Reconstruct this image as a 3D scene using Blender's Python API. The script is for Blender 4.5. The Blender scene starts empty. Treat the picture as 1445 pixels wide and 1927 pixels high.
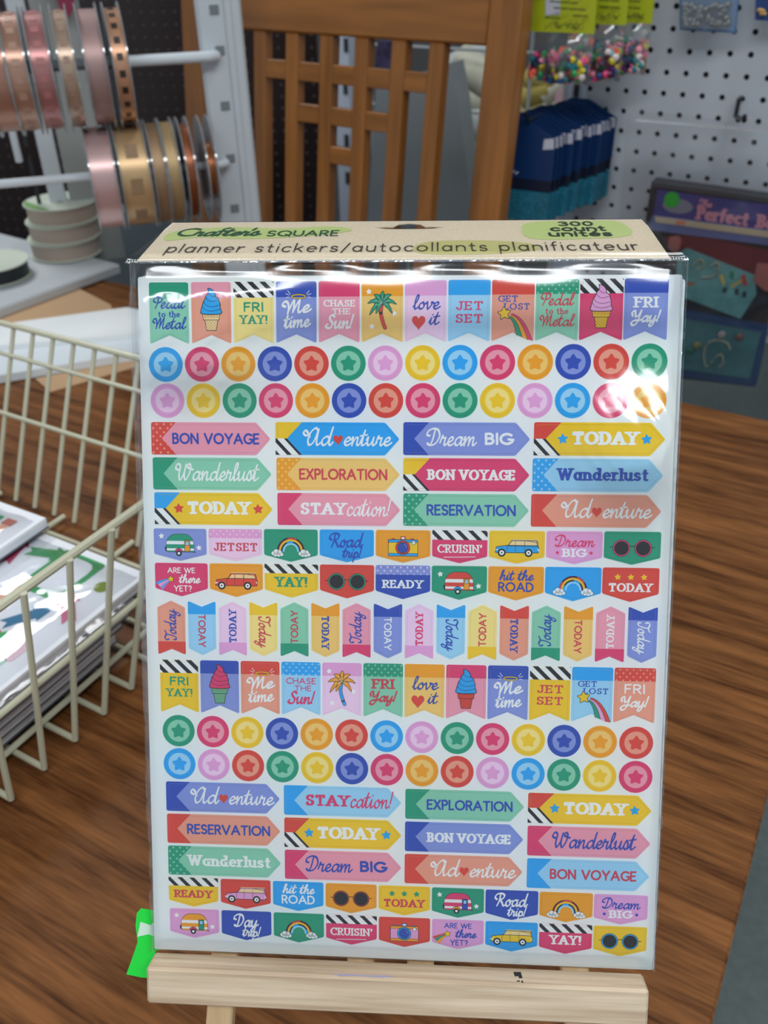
import bpy, math, random
import numpy as np
from mathutils import Vector, Matrix
random.seed(7)
C = bpy.context.scene.collection
PI = math.pi
# ------------------------------------------------------------------ camera
EYE = 0.55                                   # camera height above the table top (z = 0 is the table top)
F_PX, CX, CY = 1650.0, 722.5, 963.5
PITCH, ROLL = math.radians(34.4), math.radians(1.1)
FWD = np.array([0, math.cos(PITCH), -math.sin(PITCH)])
_r = np.array([1.0, 0, 0]); _u = np.cross(_r, FWD)
RGT = math.cos(ROLL)*_r - math.sin(ROLL)*_u
UPV = math.sin(ROLL)*_r + math.cos(ROLL)*_u
EYEP = np.array([0, 0, EYE])
cd = bpy.data.cameras.new('camera'); cam = bpy.data.objects.new('camera', cd); C.objects.link(cam)
cd.sensor_fit = 'AUTO'; cd.sensor_width = 36; cd.lens = F_PX/1927*36
cam.matrix_world = Matrix(((RGT[0], UPV[0], -FWD[0], 0), (RGT[1], UPV[1], -FWD[1], 0), (RGT[2], UPV[2], -FWD[2], EYE), (0, 0, 0, 1)))
cd.clip_start = 0.02
cd.dof.use_dof = True; cd.dof.focus_distance = 0.405; cd.dof.aperture_fstop = 13
bpy.context.scene.camera = cam
# ------------------------------------------------------------------ light
sc = bpy.context.scene
sc.view_settings.view_transform = 'Standard'; sc.view_settings.look = 'None'
sc.view_settings.gamma = 1; sc.view_settings.use_curve_mapping = False
sc.view_settings.exposure = 0.0
w = bpy.data.worlds.new('world'); sc.world = w; w.use_nodes = True
w.node_tree.nodes['Background'].inputs[0].default_value = (0.74, 0.84, 0.93, 1)
w.node_tree.nodes['Background'].inputs[1].default_value = 0.58
def area(name, loc, size, energy, rot=(0, 0, 0), col=(0.95, 0.98, 1.0)):
    l = bpy.data.lights.new(name, 'AREA'); l.shape = 'RECTANGLE'; l.size, l.size_y = size
    l.energy = energy; l.color = col
    o = bpy.data.objects.new(name, l); C.objects.link(o); o.location = loc; o.rotation_euler = rot
    return o
CEIL = 2.2
LAMPS = [(-0.9, -0.9, 0), (0.9, -0.9, 0), (-0.9, 0.9, 0), (1.0, 0.75, 0)]
area('ceiling_light_lamp', (0.0, -0.75, CEIL-0.1), (2.6, 0.3), 44)
area('ceiling_light_lamp', (-1.35, 2.3, CEIL-0.1), (0.5, 1.2), 30)
area('ceiling_light_lamp', (0.62, 0.75, CEIL-0.1), (0.35, 1.2), 11)

# ------------------------------------------------------------------ helpers
def ray(x, y): return RGT*(x-CX)/F_PX - UPV*(y-CY)/F_PX + FWD
def hit(x, y, p0, n):
    d = ray(x, y); n = np.array(n, float); return EYEP + d*(((np.array(p0, float)-EYEP)@n)/(d@n))
def atz(x, y, z): return hit(x, y, (0, 0, z), (0, 0, 1))
UD = np.array([math.cos(math.radians(-30)), math.sin(math.radians(-30)), 0])   # along the shop wall
VD = np.array([0.5, math.sin(math.radians(60)), 0])                             # towards the wall
ZD = np.array([0, 0, 1.0])
def atv(x, y, v): return hit(x, y, VD*v, VD)
def uvw(u, v, z=0): return UD*u + VD*v + ZD*z
def lin(c):
    c = c/255.0
    return c/12.92 if c <= 0.04045 else ((c+0.055)/1.055)**2.4
MATS = {}
def nodes(name):
    m = bpy.data.materials.new(name); m.use_nodes = True
    return m, m.node_tree, m.node_tree.nodes['Principled BSDF']
def mat(name, rgb, rough=0.5, metal=0, spec=0.5, bump=0, bscale=200, var=0, coat=0, gain=1.0):
    if name in MATS: return MATS[name]
    m, t, b = nodes(name)
    c = tuple(min(1, lin(v)*gain) for v in rgb)+(1,)
    b.inputs['Base Color'].default_value = c; b.inputs['Roughness'].default_value = rough
    b.inputs['Metallic'].default_value = metal; b.inputs['Specular IOR Level'].default_value = spec
    b.inputs['Coat Weight'].default_value = coat
    if bump or var:
        tc = t.nodes.new('ShaderNodeTexCoord'); n = t.nodes.new('ShaderNodeTexNoise'); n.inputs['Scale'].default_value = bscale
        n.inputs['Detail'].default_value = 4
        t.links.new(tc.outputs['Object'], n.inputs['Vector'])
        if bump:
            bp = t.nodes.new('ShaderNodeBump'); bp.inputs['Strength'].default_value = bump; bp.inputs['Distance'].default_value = 0.001
            t.links.new(n.outputs['Fac'], bp.inputs['Height']); t.links.new(bp.outputs['Normal'], b.inputs['Normal'])
        if var:
            r = t.nodes.new('ShaderNodeValToRGB'); r.color_ramp.elements[0].position = 0.3; r.color_ramp.elements[1].position = 0.7
            r.color_ramp.elements[0].color = tuple(v*(1-var) for v in c[:3])+(1,); r.color_ramp.elements[1].color = tuple(min(1, v*(1+var)) for v in c[:3])+(1,)
            t.links.new(n.outputs['Fac'], r.inputs['Fac']); t.links.new(r.outputs['Color'], b.inputs['Base Color'])
    MATS[name] = m
    return m
def wood(name, dark, light, axis, scale=6, stretch=14, rough=0.4, bump=0.1, coat=0, fine=1.0, spec=0.5):
    """grain runs along the world direction axis"""
    m, t, b = nodes(name)
    tc = t.nodes.new('ShaderNodeTexCoord'); geo = t.nodes.new('ShaderNodeNewGeometry')
    mp = t.nodes.new('ShaderNodeMapping'); mp.vector_type = 'TEXTURE'
    ax = Vector(axis).normalized(); q = ax.to_track_quat('X', 'Z'); mp.inputs['Rotation'].default_value = q.to_euler()
    mp.inputs['Scale'].default_value = (stretch, 1, 1)
    t.links.new(geo.outputs['Position'], mp.inputs['Vector'])
    n1 = t.nodes.new('ShaderNodeTexNoise'); n1.inputs['Scale'].default_value = scale*10; n1.inputs['Detail'].default_value = 6; n1.inputs['Distortion'].default_value = 0.35
    n2 = t.nodes.new('ShaderNodeTexNoise'); n2.inputs['Scale'].default_value = scale*40*fine; n2.inputs['Detail'].default_value = 3
    t.links.new(mp.outputs[0], n1.inputs['Vector']); t.links.new(mp.outputs[0], n2.inputs['Vector'])
    mx = t.nodes.new('ShaderNodeMath'); mx.operation = 'MULTIPLY_ADD'; mx.inputs[1].default_value = 0.35
    t.links.new(n2.outputs['Fac'], mx.inputs[0])
    m2 = t.nodes.new('ShaderNodeMath'); m2.operation = 'MULTIPLY'; m2.inputs[1].default_value = 0.65
    t.links.new(n1.outputs['Fac'], m2.inputs[0]); t.links.new(m2.outputs[0], mx.inputs[2])
    r = t.nodes.new('ShaderNodeValToRGB'); e = r.color_ramp.elements
    e[0].position = 0.36; e[1].position = 0.63
    e[0].color = tuple(lin(v) for v in dark)+(1,); e[1].color = tuple(lin(v) for v in light)+(1,)
    t.links.new(mx.outputs[0], r.inputs['Fac']); t.links.new(r.outputs['Color'], b.inputs['Base Color'])
    b.inputs['Roughness'].default_value = rough; b.inputs['Specular IOR Level'].default_value = spec; b.inputs['Coat Weight'].default_value = coat; b.inputs['Coat Roughness'].default_value = 0.3
    if bump:
        bp = t.nodes.new('ShaderNodeBump'); bp.inputs['Strength'].default_value = bump; bp.inputs['Distance'].default_value = 0.001
        t.links.new(mx.outputs[0], bp.inputs['Height']); t.links.new(bp.outputs['Normal'], b.inputs['Normal'])
    MATS[name] = m
    return m
def film(name, gloss=0.12, rough=0.06, tint=(1, 1, 1), bump=0.0, bscale=30, haze=0.0, bdist=0.002):
    """thin clear plastic: see-through with a mirror-like sheen, a little milky where haze > 0"""
    m = bpy.data.materials.new(name); m.use_nodes = True; t = m.node_tree; t.nodes.clear()
    out = t.nodes.new('ShaderNodeOutputMaterial'); tr = t.nodes.new('ShaderNodeBsdfTransparent'); tr.inputs[0].default_value = (*tint, 1)
    gl = t.nodes.new('ShaderNodeBsdfGlossy'); gl.inputs['Roughness'].default_value = rough; gl.inputs['Color'].default_value = (1, 1, 1, 1)
    lw = t.nodes.new('ShaderNodeLayerWeight'); lw.inputs['Blend'].default_value = 0.35
    ma = t.nodes.new('ShaderNodeMath'); ma.operation = 'MULTIPLY_ADD'; ma.inputs[1].default_value = 0.6; ma.inputs[2].default_value = gloss; ma.use_clamp = True
    t.links.new(lw.outputs['Fresnel'], ma.inputs[0])
    mx = t.nodes.new('ShaderNodeMixShader'); t.links.new(ma.outputs[0], mx.inputs[0]); t.links.new(tr.outputs[0], mx.inputs[1]); t.links.new(gl.outputs[0], mx.inputs[2])
    last = mx
    if haze:
        df = t.nodes.new('ShaderNodeBsdfDiffuse'); df.inputs[0].default_value = (0.8, 0.85, 0.9, 1)
        m3 = t.nodes.new('ShaderNodeMixShader'); m3.inputs[0].default_value = haze
        t.links.new(mx.outputs[0], m3.inputs[1]); t.links.new(df.outputs[0], m3.inputs[2]); last = m3
    if bump:
        tc = t.nodes.new('ShaderNodeTexCoord'); n = t.nodes.new('ShaderNodeTexNoise'); n.inputs['Scale'].default_value = bscale; n.inputs['Detail'].default_value = 2
        t.links.new(tc.outputs['Object'], n.inputs['Vector'])
        bp = t.nodes.new('ShaderNodeBump'); bp.inputs['Strength'].default_value = bump; bp.inputs['Distance'].default_value = bdist
        t.links.new(n.outputs['Fac'], bp.inputs['Height'])
        t.links.new(bp.outputs['Normal'], gl.inputs['Normal']); t.links.new(bp.outputs['Normal'], lw.inputs['Normal'])
    t.links.new(last.outputs[0], out.inputs[0]); MATS[name] = m
    return m

class MB:
    def __init__(s): s.v = []; s.f = []; s.mi = []; s.m = []
    def mat(s, m):
        if m not in s.m: s.m.append(m)
        return s.m.index(m)
    def add(s, vs, fs, m):
        k = len(s.v); i = s.mat(m); s.v += [tuple(map(float, p)) for p in vs]
        for f in fs: s.f.append(tuple(k+j for j in f)); s.mi.append(i)
    def box(s, c, size, m, ax=(( 1, 0, 0), (0, 1, 0), (0, 0, 1)), bev=0.0):
        c = np.array(c, float); X, Y, Z = [np.array(a, float)*d/2 for a, d in zip(ax, size)]
        if not bev:
            vs = [c+i*X+j*Y+k*Z for k in (-1, 1) for j in (-1, 1) for i in (-1, 1)]
            s.add(vs, [(0, 2, 3, 1), (4, 5, 7, 6), (0, 1, 5, 4), (2, 6, 7, 3), (0, 4, 6, 2), (1, 3, 7, 5)], m); return
        # chamfered box: 24 verts
        vs = []; fs = []; D = [X, Y, Z]; L = [size[0]/2, size[1]/2, size[2]/2]
        idx = {}
        for k in (-1, 1):
            for j in (-1, 1):
                for i in (-1, 1):
                    sg = (i, j, k)
                    for a in range(3):
                        p = c.copy()
                        for b in range(3): p = p + sg[b]*D[b]*(1 if b == a else 1-bev/L[b])
                        idx[(i, j, k, a)] = len(vs); vs.append(p)
        for a in range(3):
            b, d = (a+1) % 3, (a+2) % 3
            for sa in (-1, 1):
                q = []
                for sb, sd in ((-1, -1), (1, -1), (1, 1), (-1, 1)):
                    t = [0, 0, 0]; t[a] = sa; t[b] = sb; t[d] = sd; q.append(idx[(*t, a)])
                fs.append(tuple(q if sa > 0 else q[::-1]))
        for a in range(3):
            b, d = (a+1) % 3, (a+2) % 3
            for sb in (-1, 1):
                for sd in (-1, 1):
                    q = []
                    for sa, w_ in ((-1, b), (1, b), (1, d), (-1, d)):
                        t = [0, 0, 0]; t[a] = sa; t[b] = sb; t[d] = sd; q.append(idx[(*t, w_)])
                    fs.append(tuple(q if sb*sd < 0 else q[::-1]))
        for k in (-1, 1):
            for j in (-1, 1):
                for i in (-1, 1): fs.append(tuple(idx[(i, j, k, a)] for a in ((0, 1, 2) if i*j*k > 0 else (2, 1, 0))))
        s.add(vs, fs, m)
    def prism(s, poly, z0, z1, m, fr=None, side=None):
        """poly: 2D points counter-clockwise in the frame fr = (origin, X, Y, Z)"""
        O, X, Y, Z = fr if fr is not None else (np.zeros(3), np.array([1, 0, 0]), np.array([0, 1, 0]), np.array([0, 0, 1]))
        n = len(poly); a = [O+X*p[0]+Y*p[1]+Z*z1 for p in poly]; b = [O+X*p[0]+Y*p[1]+Z*z0 for p in poly]
        s.add(a, [tuple(range(n))], m); s.add(b, [tuple(range(n))[::-1]], m)
        s.add(b+a, [(i, (i+1) % n, n+(i+1) % n, n+i) for i in range(n)], side or m)
    def flat(s, poly, z, m, fr=None):
        if len(poly) < 3: return
        O, X, Y, Z = fr if fr is not None else (np.zeros(3), np.array([1, 0, 0]), np.array([0, 1, 0]), np.array([0, 0, 1]))
        ar = sum(poly[i-1][0]*poly[i][1]-poly[i][0]*poly[i-1][1] for i in range(len(poly)))
        if abs(ar) < 1e-12: return
        if ar < 0: poly = poly[::-1]
        s.add([O+X*p[0]+Y*p[1]+Z*z for p in poly], [tuple(range(len(poly)))], m)
    def tube(s, pts, r, m, n=8, caps=True):
        pts = [np.array(p, float) for p in pts]; rings = []
        for i, p in enumerate(pts):
            t = pts[min(i+1, len(pts)-1)]-pts[max(i-1, 0)]; t = t/np.linalg.norm(t)
            a = np.cross(t, (0, 0, 1)) if abs(t[2]) < 0.9 else np.cross(t, (1, 0, 0)); a = a/np.linalg.norm(a); b = np.cross(t, a)
            rings += [p+r*(math.cos(2*PI*k/n)*a+math.sin(2*PI*k/n)*b) for k in range(n)]
        fs = [(i*n+k, i*n+(k+1) % n, (i+1)*n+(k+1) % n, (i+1)*n+k) for i in range(len(pts)-1) for k in range(n)]
        if caps: fs += [tuple(range(n))[::-1], tuple((len(pts)-1)*n+k for k in range(n))]
        s.add(rings, fs, m)
    def cyl(s, a, b, r, m, n=32, r2=None): # solid disc/cylinder
        a = np.array(a, float); b = np.array(b, float); t = (b-a)/np.linalg.norm(b-a)
        x = np.cross(t, (0, 0, 1)) if abs(t[2]) < 0.9 else np.cross(t, (1, 0, 0)); x = x/np.linalg.norm(x); y = np.cross(t, x); r2 = r if r2 is None else r2
        A = [a+r*(math.cos(2*PI*k/n)*x+math.sin(2*PI*k/n)*y) for k in range(n)]; B = [b+r2*(math.cos(2*PI*k/n)*x+math.sin(2*PI*k/n)*y) for k in range(n)]
        s.add(A+B, [(k, (k+1) % n, n+(k+1) % n, n+k) for k in range(n)]+[tuple(range(n))[::-1], tuple(range(n, 2*n))], m)
    def ball(s, c, r, m, sq=(1, 1, 1), nu=8, nv=5):
        c = np.array(c, float); vs = [c+np.array([0, 0, r*sq[2]])]
        for i in range(1, nv):
            th = PI*i/nv
            for k in range(nu): vs.append(c+r*np.array([sq[0]*math.sin(th)*math.cos(2*PI*k/nu), sq[1]*math.sin(th)*math.sin(2*PI*k/nu), sq[2]*math.cos(th)]))
        vs.append(c-np.array([0, 0, r*sq[2]])); fs = [(0, 1+k, 1+(k+1) % nu) for k in range(nu)]
        for i in range(nv-2): fs += [(1+i*nu+k, 1+(i+1)*nu+k, 1+(i+1)*nu+(k+1) % nu, 1+i*nu+(k+1) % nu) for k in range(nu)]
        e = len(vs)-1; fs += [(e, e-nu+(k+1) % nu, e-nu+k) for k in range(nu)]
        s.add(vs, fs, m)
    def build(s, name, parent=None, smooth=False, off=None, **props):
        me = bpy.data.meshes.new(name)
        o3 = np.zeros(3) if off is None else np.array(off, float)
        me.from_pydata([tuple(np.array(p)-o3) for p in s.v], [], s.f)
        for m in s.m: me.materials.append(m)
        me.polygons.foreach_set('material_index', s.mi)
        if smooth:
            me.polygons.foreach_set('use_smooth', [True]*len(me.polygons))
        me.update(); o = bpy.data.objects.new(name, me); C.objects.link(o)
        if smooth and smooth != 2:
            try: me.set_sharp_from_angle(angle=math.radians(35))
            except Exception: pass
        if parent is not None: o.parent = parent
        for k, v_ in props.items(): o[k] = v_
        return o
class Thing:
    """an Empty at the base of a thing; parts are given in world coordinates"""
    def __init__(s, name, label, cat, loc, group=None):
        s.o = bpy.data.objects.new(name, None); C.objects.link(s.o); s.loc = np.array(loc, float); s.o.location = tuple(s.loc)
        s.o.empty_display_size = 0.02
        s.o['label'] = label; s.o['category'] = cat
        if group: s.o['group'] = group
    def part(s, name, mb, smooth=False, parent=None, **k): return mb.build(name, parent or s.o, smooth, s.loc, **k)
def tag(o, label, cat, group=None):
    o['label'] = label; o['category'] = cat
    if group: o['group'] = group
    return o
def single(name, mb, label, cat, loc, group=None, smooth=False):
    o = mb.build(name, None, smooth, loc); o.location = tuple(map(float, loc)); return tag(o, label, cat, group)
def struct(name, mb, smooth=False): return mb.build(name, None, smooth, kind='structure')

# ------------------------------------------------------------------ outline helpers (2D)
def catmull(pts, sub=4, closed=False):
    P = [np.array(p, float) for p in pts]; n = len(P)
    if n < 3: return P
    out = []; rng = range(n) if closed else range(n-1)
    for i in rng:
        p0 = P[(i-1) % n] if (closed or i > 0) else P[0]*2-P[1]
        p1 = P[i]; p2 = P[(i+1) % n]; p3 = P[(i+2) % n] if (closed or i+2 < n) else P[-1]*2-P[-2]
        for k in range(sub):
            t = k/sub; out.append(0.5*((2*p1)+(-p0+p2)*t+(2*p0-5*p1+4*p2-p3)*t*t+(-p0+3*p1-3*p2+p3)*t**3))
    if not closed: out.append(P[-1])
    return out
def roundpoly(pts, r, n=3):
    out = []; N = len(pts)
    for i in range(N):
        p = np.array(pts[i], float); a = np.array(pts[i-1], float)-p; b = np.array(pts[(i+1) % N], float)-p
        la, lb = np.linalg.norm(a), np.linalg.norm(b); k = min(r[i] if isinstance(r, (list, tuple)) else r, la/2.2, lb/2.2)
        if k < 1e-9: out.append(p); continue
        s, e = p+a/la*k, p+b/lb*k
        for j in range(n+1):
            t = j/n; out.append((1-t)**2*s+2*t*(1-t)*p+t*t*e)
    return out
def clip(poly, conv):
    """Sutherland-Hodgman against a convex counter-clockwise polygon"""
    out = [np.array(p, float) for p in poly]
    for i in range(len(conv)):
        a = np.array(conv[i-1], float); b = np.array(conv[i], float); e = b-a
        side = lambda p: e[0]*(p[1]-a[1])-e[1]*(p[0]-a[0])
        inp = out; out = []
        for j in range(len(inp)):
            p, q = inp[j-1], inp[j]; sp, sq = side(p), side(q)
            if (sp >= 0) != (sq >= 0): out.append(p+(q-p)*(sp/(sp-sq)))
            if sq >= 0: out.append(q)
        if not out: return []
    return out
def arc(cx, cy, rx, ry, a0, a1, n=8):
    return [(cx+rx*math.cos(math.radians(a0+(a1-a0)*i/n)), cy+ry*math.sin(math.radians(a0+(a1-a0)*i/n))) for i in range(n+1)]
def circle(cx, cy, r, n=24, ry=None): return arc(cx, cy, r, ry or r, 0, 360, n)[:-1]
def star(cx, cy, R, rot=0, inner=0.52, rr=0.18, n=2):
    pts = []
    for i in range(10):
        a = math.radians(90+36*i+rot); r = R if i % 2 == 0 else R*inner; pts.append((cx+r*math.cos(a), cy+r*math.sin(a)))
    return roundpoly(pts, [R*rr if i % 2 == 0 else 0 for i in range(10)], n)
def heart(cx, cy, s):
    out = []
    for i in range(24):
        t = 2*PI*i/24; x = 16*math.sin(t)**3; y = 13*math.cos(t)-5*math.cos(2*t)-2*math.cos(3*t)-math.cos(4*t)
        out.append((cx-x*s/32, cy+y*s/30*1.08))
    return out
PEN = [0]; ZU = 0.004                                # overlapping pen segments sit a few microns apart
def pen(mb, pts, z, m, hx, hy=None, ang=0, fr=None, n=10):
    """draw a flat pen stroke with an elliptical nib (half sizes hx, hy)"""
    hy = hx if hy is None else hy; ca, sa = math.cos(ang), math.sin(ang)
    nib = [(ca*hx*math.cos(2*PI*k/n)-sa*hy*math.sin(2*PI*k/n), sa*hx*math.cos(2*PI*k/n)+ca*hy*math.sin(2*PI*k/n)) for k in range(n)]
    if len(pts) == 1: mb.flat([(pts[0][0]+a, pts[0][1]+b) for a, b in nib], z, m, fr); return
    for p, q in zip(pts[:-1], pts[1:]):
        d = (q[0]-p[0], q[1]-p[1])
        if abs(d[0])+abs(d[1]) < 1e-12: continue
        poly = [((q if nx*d[0]+ny*d[1] > 0 else p)[0]+nx, (q if nx*d[0]+ny*d[1] > 0 else p)[1]+ny) for nx, ny in nib]
        PEN[0] += 1; mb.flat(poly, z+ZU*(PEN[0] % 11), m, fr)

# ------------------------------------------------------------------ lettering: own stroke alphabets
A_ = arc
# glyph: (advance, [strokes], [serif points (x, y, left, right)])
CAPS = {
 'A': (.86, [[(0, 0), (.43, 1), (.86, 0)], [(.16, .34), (.70, .34)]], [(0, 0, 1, 1), (.86, 0, 1, 1)]),
 'B': (.56, [[(0, 0), (0, 1), (.28, 1)]+A_(.28, .77, .22, .23, 90, -90, 6)+[(0, .54)], [(.28, .54)]+A_(.28, .27, .28, .27, 90, -90, 6)+[(0, 0)]], [(0, 0, 1, 0), (0, 1, 1, 0)]),
 'C': (.78, [A_(.48, .5, .48, .5, 48, 312, 12)], [(.80, .87, 0, 0)]),
 'D': (.72, [[(0, 0), (0, 1), (.24, 1)]+A_(.24, .5, .48, .5, 90, -90, 10)+[(0, 0)]], [(0, 0, 1, 0), (0, 1, 1, 0)]),
 'E': (.5, [[(.5, 1), (0, 1), (0, 0), (.5, 0)], [(0, .52), (.42, .52)]], [(0, 0, 1, 0), (0, 1, 1, 0)]),
 'F': (.48, [[(.48, 1), (0, 1), (0, 0)], [(0, .52), (.4, .52)]], [(0, 0, 1, 1), (0, 1, 1, 0)]),
 'G': (.82, [A_(.48, .5, .48, .5, 48, 350, 12)+[(.62, .44)]], []),
 'H': (.7, [[(0, 0), (0, 1)], [(.7, 0), (.7, 1)], [(0, .52), (.7, .52)]], [(0, 0, 1, 1), (0, 1, 1, 1), (.7, 0, 1, 1), (.7, 1, 1, 1)]),
 'I': (.04, [[(.02, 0), (.02, 1)]], [(.02, 0, 1, 1), (.02, 1, 1, 1)]),
 'J': (.5, [[(.45, 1), (.45, .25)]+A_(.24, .25, .21, .25, 0, -180, 6)], [(.45, 1, 1, 1)]),
 'L': (.46, [[(0, 1), (0, 0), (.46, 0)]], [(0, 1, 1, 1), (0, 0, 1, 0)]),
 'M': (.84, [[(0, 0), (0, 1), (.42, .2), (.84, 1), (.84, 0)]], [(0, 0, 1, 1), (.84, 0, 1, 1)]),
 'N': (.72, [[(0, 0), (0, 1), (.72, 0), (.72, 1)]], [(0, 0, 1, 1), (0, 1, 1, 0), (.72, 1, 1, 1)]),
 'O': (.98, [A_(.49, .5, .49, .5, 0, 360, 18)], []),
 'P': (.54, [[(0, 0), (0, 1), (.28, 1)]+A_(.28, .74, .26, .26, 90, -90, 6)+[(0, .48)]], [(0, 0, 1, 1), (0, 1, 1, 0)]),
 'R': (.58, [[(0, 0), (0, 1), (.28, 1)]+A_(.28, .74, .26, .26, 90, -90, 6)+[(0, .48)], [(.26, .48), (.58, 0)]], [(0, 0, 1, 1), (0, 1, 1, 0), (.58, 0, 0, 1)]),
 'S': (.56, [A_(.28, .75, .26, .25, 25, 270, 8)+A_(.28, .25, .28, .25, 90, -150, 8)], []),
 'T': (.66, [[(0, 1), (.66, 1)], [(.33, 1), (.33, 0)]], [(.33, 0, 1, 1)]),
 'U': (.68, [[(0, 1), (0, .34)]+A_(.34, .34, .34, .34, 180, 360, 8)+[(.68, 1)]], [(0, 1, 1, 1), (.68, 1, 1, 1)]),
 'V': (.82, [[(0, 1), (.41, 0), (.82, 1)]], [(0, 1, 1, 1), (.82, 1, 1, 1)]),
 'W': (1.2, [[(0, 1), (.32, 0), (.6, 1), (.88, 0), (1.2, 1)]], [(0, 1, 1, 1), (1.2, 1, 1, 1)]),
 'X': (.68, [[(0, 0), (.66, 1)], [(.02, 1), (.68, 0)]], [(0, 0, 1, 1), (.68, 0, 1, 1), (0, 1, 1, 1), (.66, 1, 1, 1)]),
 'Y': (.76, [[(0, 1), (.38, .46), (.76, 1)], [(.38, .46), (.38, 0)]], [(0, 1, 1, 1), (.76, 1, 1, 1), (.38, 0, 1, 1)]),
 'Q': (.98, [A_(.49, .5, .49, .5, 0, 360, 18), [(.6, .3), (.95, -.05)]], []),
 '!': (.06, [[(.03, 1), (.03, .34)], [(.03, .02)]], []), "'": (.06, [[(.05, 1), (.0, .72)]], []),
 '?': (.46, [A_(.23, .76, .22, .24, 160, -60, 8)+[(.23, .34)], [(.23, .02)]], []),
 '0': (.56, [A_(.28, .5, .28, .5, 0, 360, 14)], []), '3': (.52, [A_(.24, .76, .24, .24, 150, -90, 7)+A_(.24, .26, .28, .26, 90, -150, 7)], []),
 '2': (.5, [A_(.25, .73, .24, .27, 160, -30, 7)+[(0, 0), (.5, 0)]], []), '7': (.5, [[(0, 1), (.5, 1), (.18, 0)]], []), '.': (.05, [[(.02, .02)]], []), '(': (.2, [A_(.3, .45, .28, .65, 130, 230, 5)], []), ')': (.2, [A_(-.1, .45, .28, .65, 50, -50, 5)], []),
 ' ': (.2, [], []), '/': (.4, [[(0, -.12), (.4, 1.05)]], []),
}
X_ = .66
LOW = {
 'a': (.58, [A_(.27, .33, .27, .33, 0, 360, 12), [(.55, .66), (.55, 0)]], [(.55, 0, 0, 1)]),
 'b': (.56, [A_(.29, .33, .27, .33, 0, 360, 12), [(.0, 1), (.0, 0)]], []),
 'c': (.5, [A_(.29, .33, .29, .33, 45, 315, 9)], []),
 'd': (.58, [A_(.27, .33, .27, .33, 0, 360, 12), [(.55, 1.05), (.55, 0)]], [(.55, 0, 0, 1), (.55, 1.05, 1, 0)]),
 'e': (.56, [[(.03, .35), (.55, .35)]+A_(.28, .33, .28, .33, 4, 312, 10)], []),
 'f': (.32, [[(.34, 1.04), (.24, 1.05), (.12, .9), (.12, 0)], [(0, .64), (.3, .64)]], []),
 'h': (.52, [[(0, 1.05), (0, 0)], A_(.26, .38, .26, .28, 180, 0, 6)+[(.52, 0)]], [(0, 0, 1, 1), (.52, 0, 1, 1), (0, 1.05, 1, 0)]),
 'i': (.04, [[(.02, .66), (.02, 0)], [(.02, .95)]], []),
 'k': (.5, [[(0, 1.05), (0, 0)], [(.44, .66), (0, .26)], [(.16, .4), (.5, 0)]], []),
 'l': (.04, [[(.02, 1.05), (.02, 0)]], [(.02, 0, 1, 1), (.02, 1.05, 1, 0)]),
 'n': (.52, [[(0, .66), (0, 0)], A_(.26, .38, .26, .28, 180, 0, 6)+[(.52, 0)]], [(0, 0, 1, 1), (.52, 0, 1, 1), (0, .66, 1, 0)]),
 'o': (.62, [A_(.31, .33, .31, .33, 0, 360, 14)], []),
 'p': (.56, [[(0, .66), (0, -.34)], A_(.28, .33, .28, .33, 0, 360, 12)], []),
 'r': (.34, [[(0, .66), (0, 0)], [(0, .36), (.1, .58), (.22, .66), (.34, .62)]], [(0, 0, 1, 1), (0, .66, 1, 0)]),
 's': (.42, [A_(.21, .49, .19, .17, 20, 270, 7)+A_(.21, .165, .21, .165, 90, -155, 7)], []),
 't': (.34, [[(.14, .92), (.14, .12), (.22, 0), (.34, .02)], [(0, .64), (.32, .64)]], []),
 'u': (.54, [[(0, .66), (0, .27)]+A_(.26, .27, .26, .27, 180, 360, 6), [(.52, .66), (.52, 0)]], [(0, .66, 1, 0), (.52, 0, 0, 1)]),
 'm': (.8, [[(0, .66), (0, 0)], A_(.2, .42, .2, .24, 180, 0, 5)+[(.4, 0)], A_(.6, .42, .2, .24, 180, 0, 5)+[(.8, 0)]], []),
 'z': (.44, [[(0, .64), (.44, .64), (0, 0), (.44, 0)]], []), 'g': (.56, [A_(.27, .33, .27, .33, 0, 360, 12), [(.55, .66), (.55, -.15)]+A_(.28, -.12, .27, .22, 0, -150, 6)], []),
 'q': (.56, [A_(.27, .33, .27, .33, 0, 360, 12), [(.55, .66), (.55, -.34)]], []), 'v': (.5, [[(0, .66), (.25, 0), (.5, .66)]], []), 'w': (.8, [[(0, .66), (.2, 0), (.4, .6), (.6, 0), (.8, .66)]], []),
 'y': (.5, [[(0, .66), (.26, 0)], [(.5, .66), (.14, -.34)]], []), 'é': (.56, [[(.03, .35), (.55, .35)]+A_(.28, .33, .28, .33, 4, 312, 10), [(.24, .82), (.4, 1.0)]], []),
}
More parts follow.
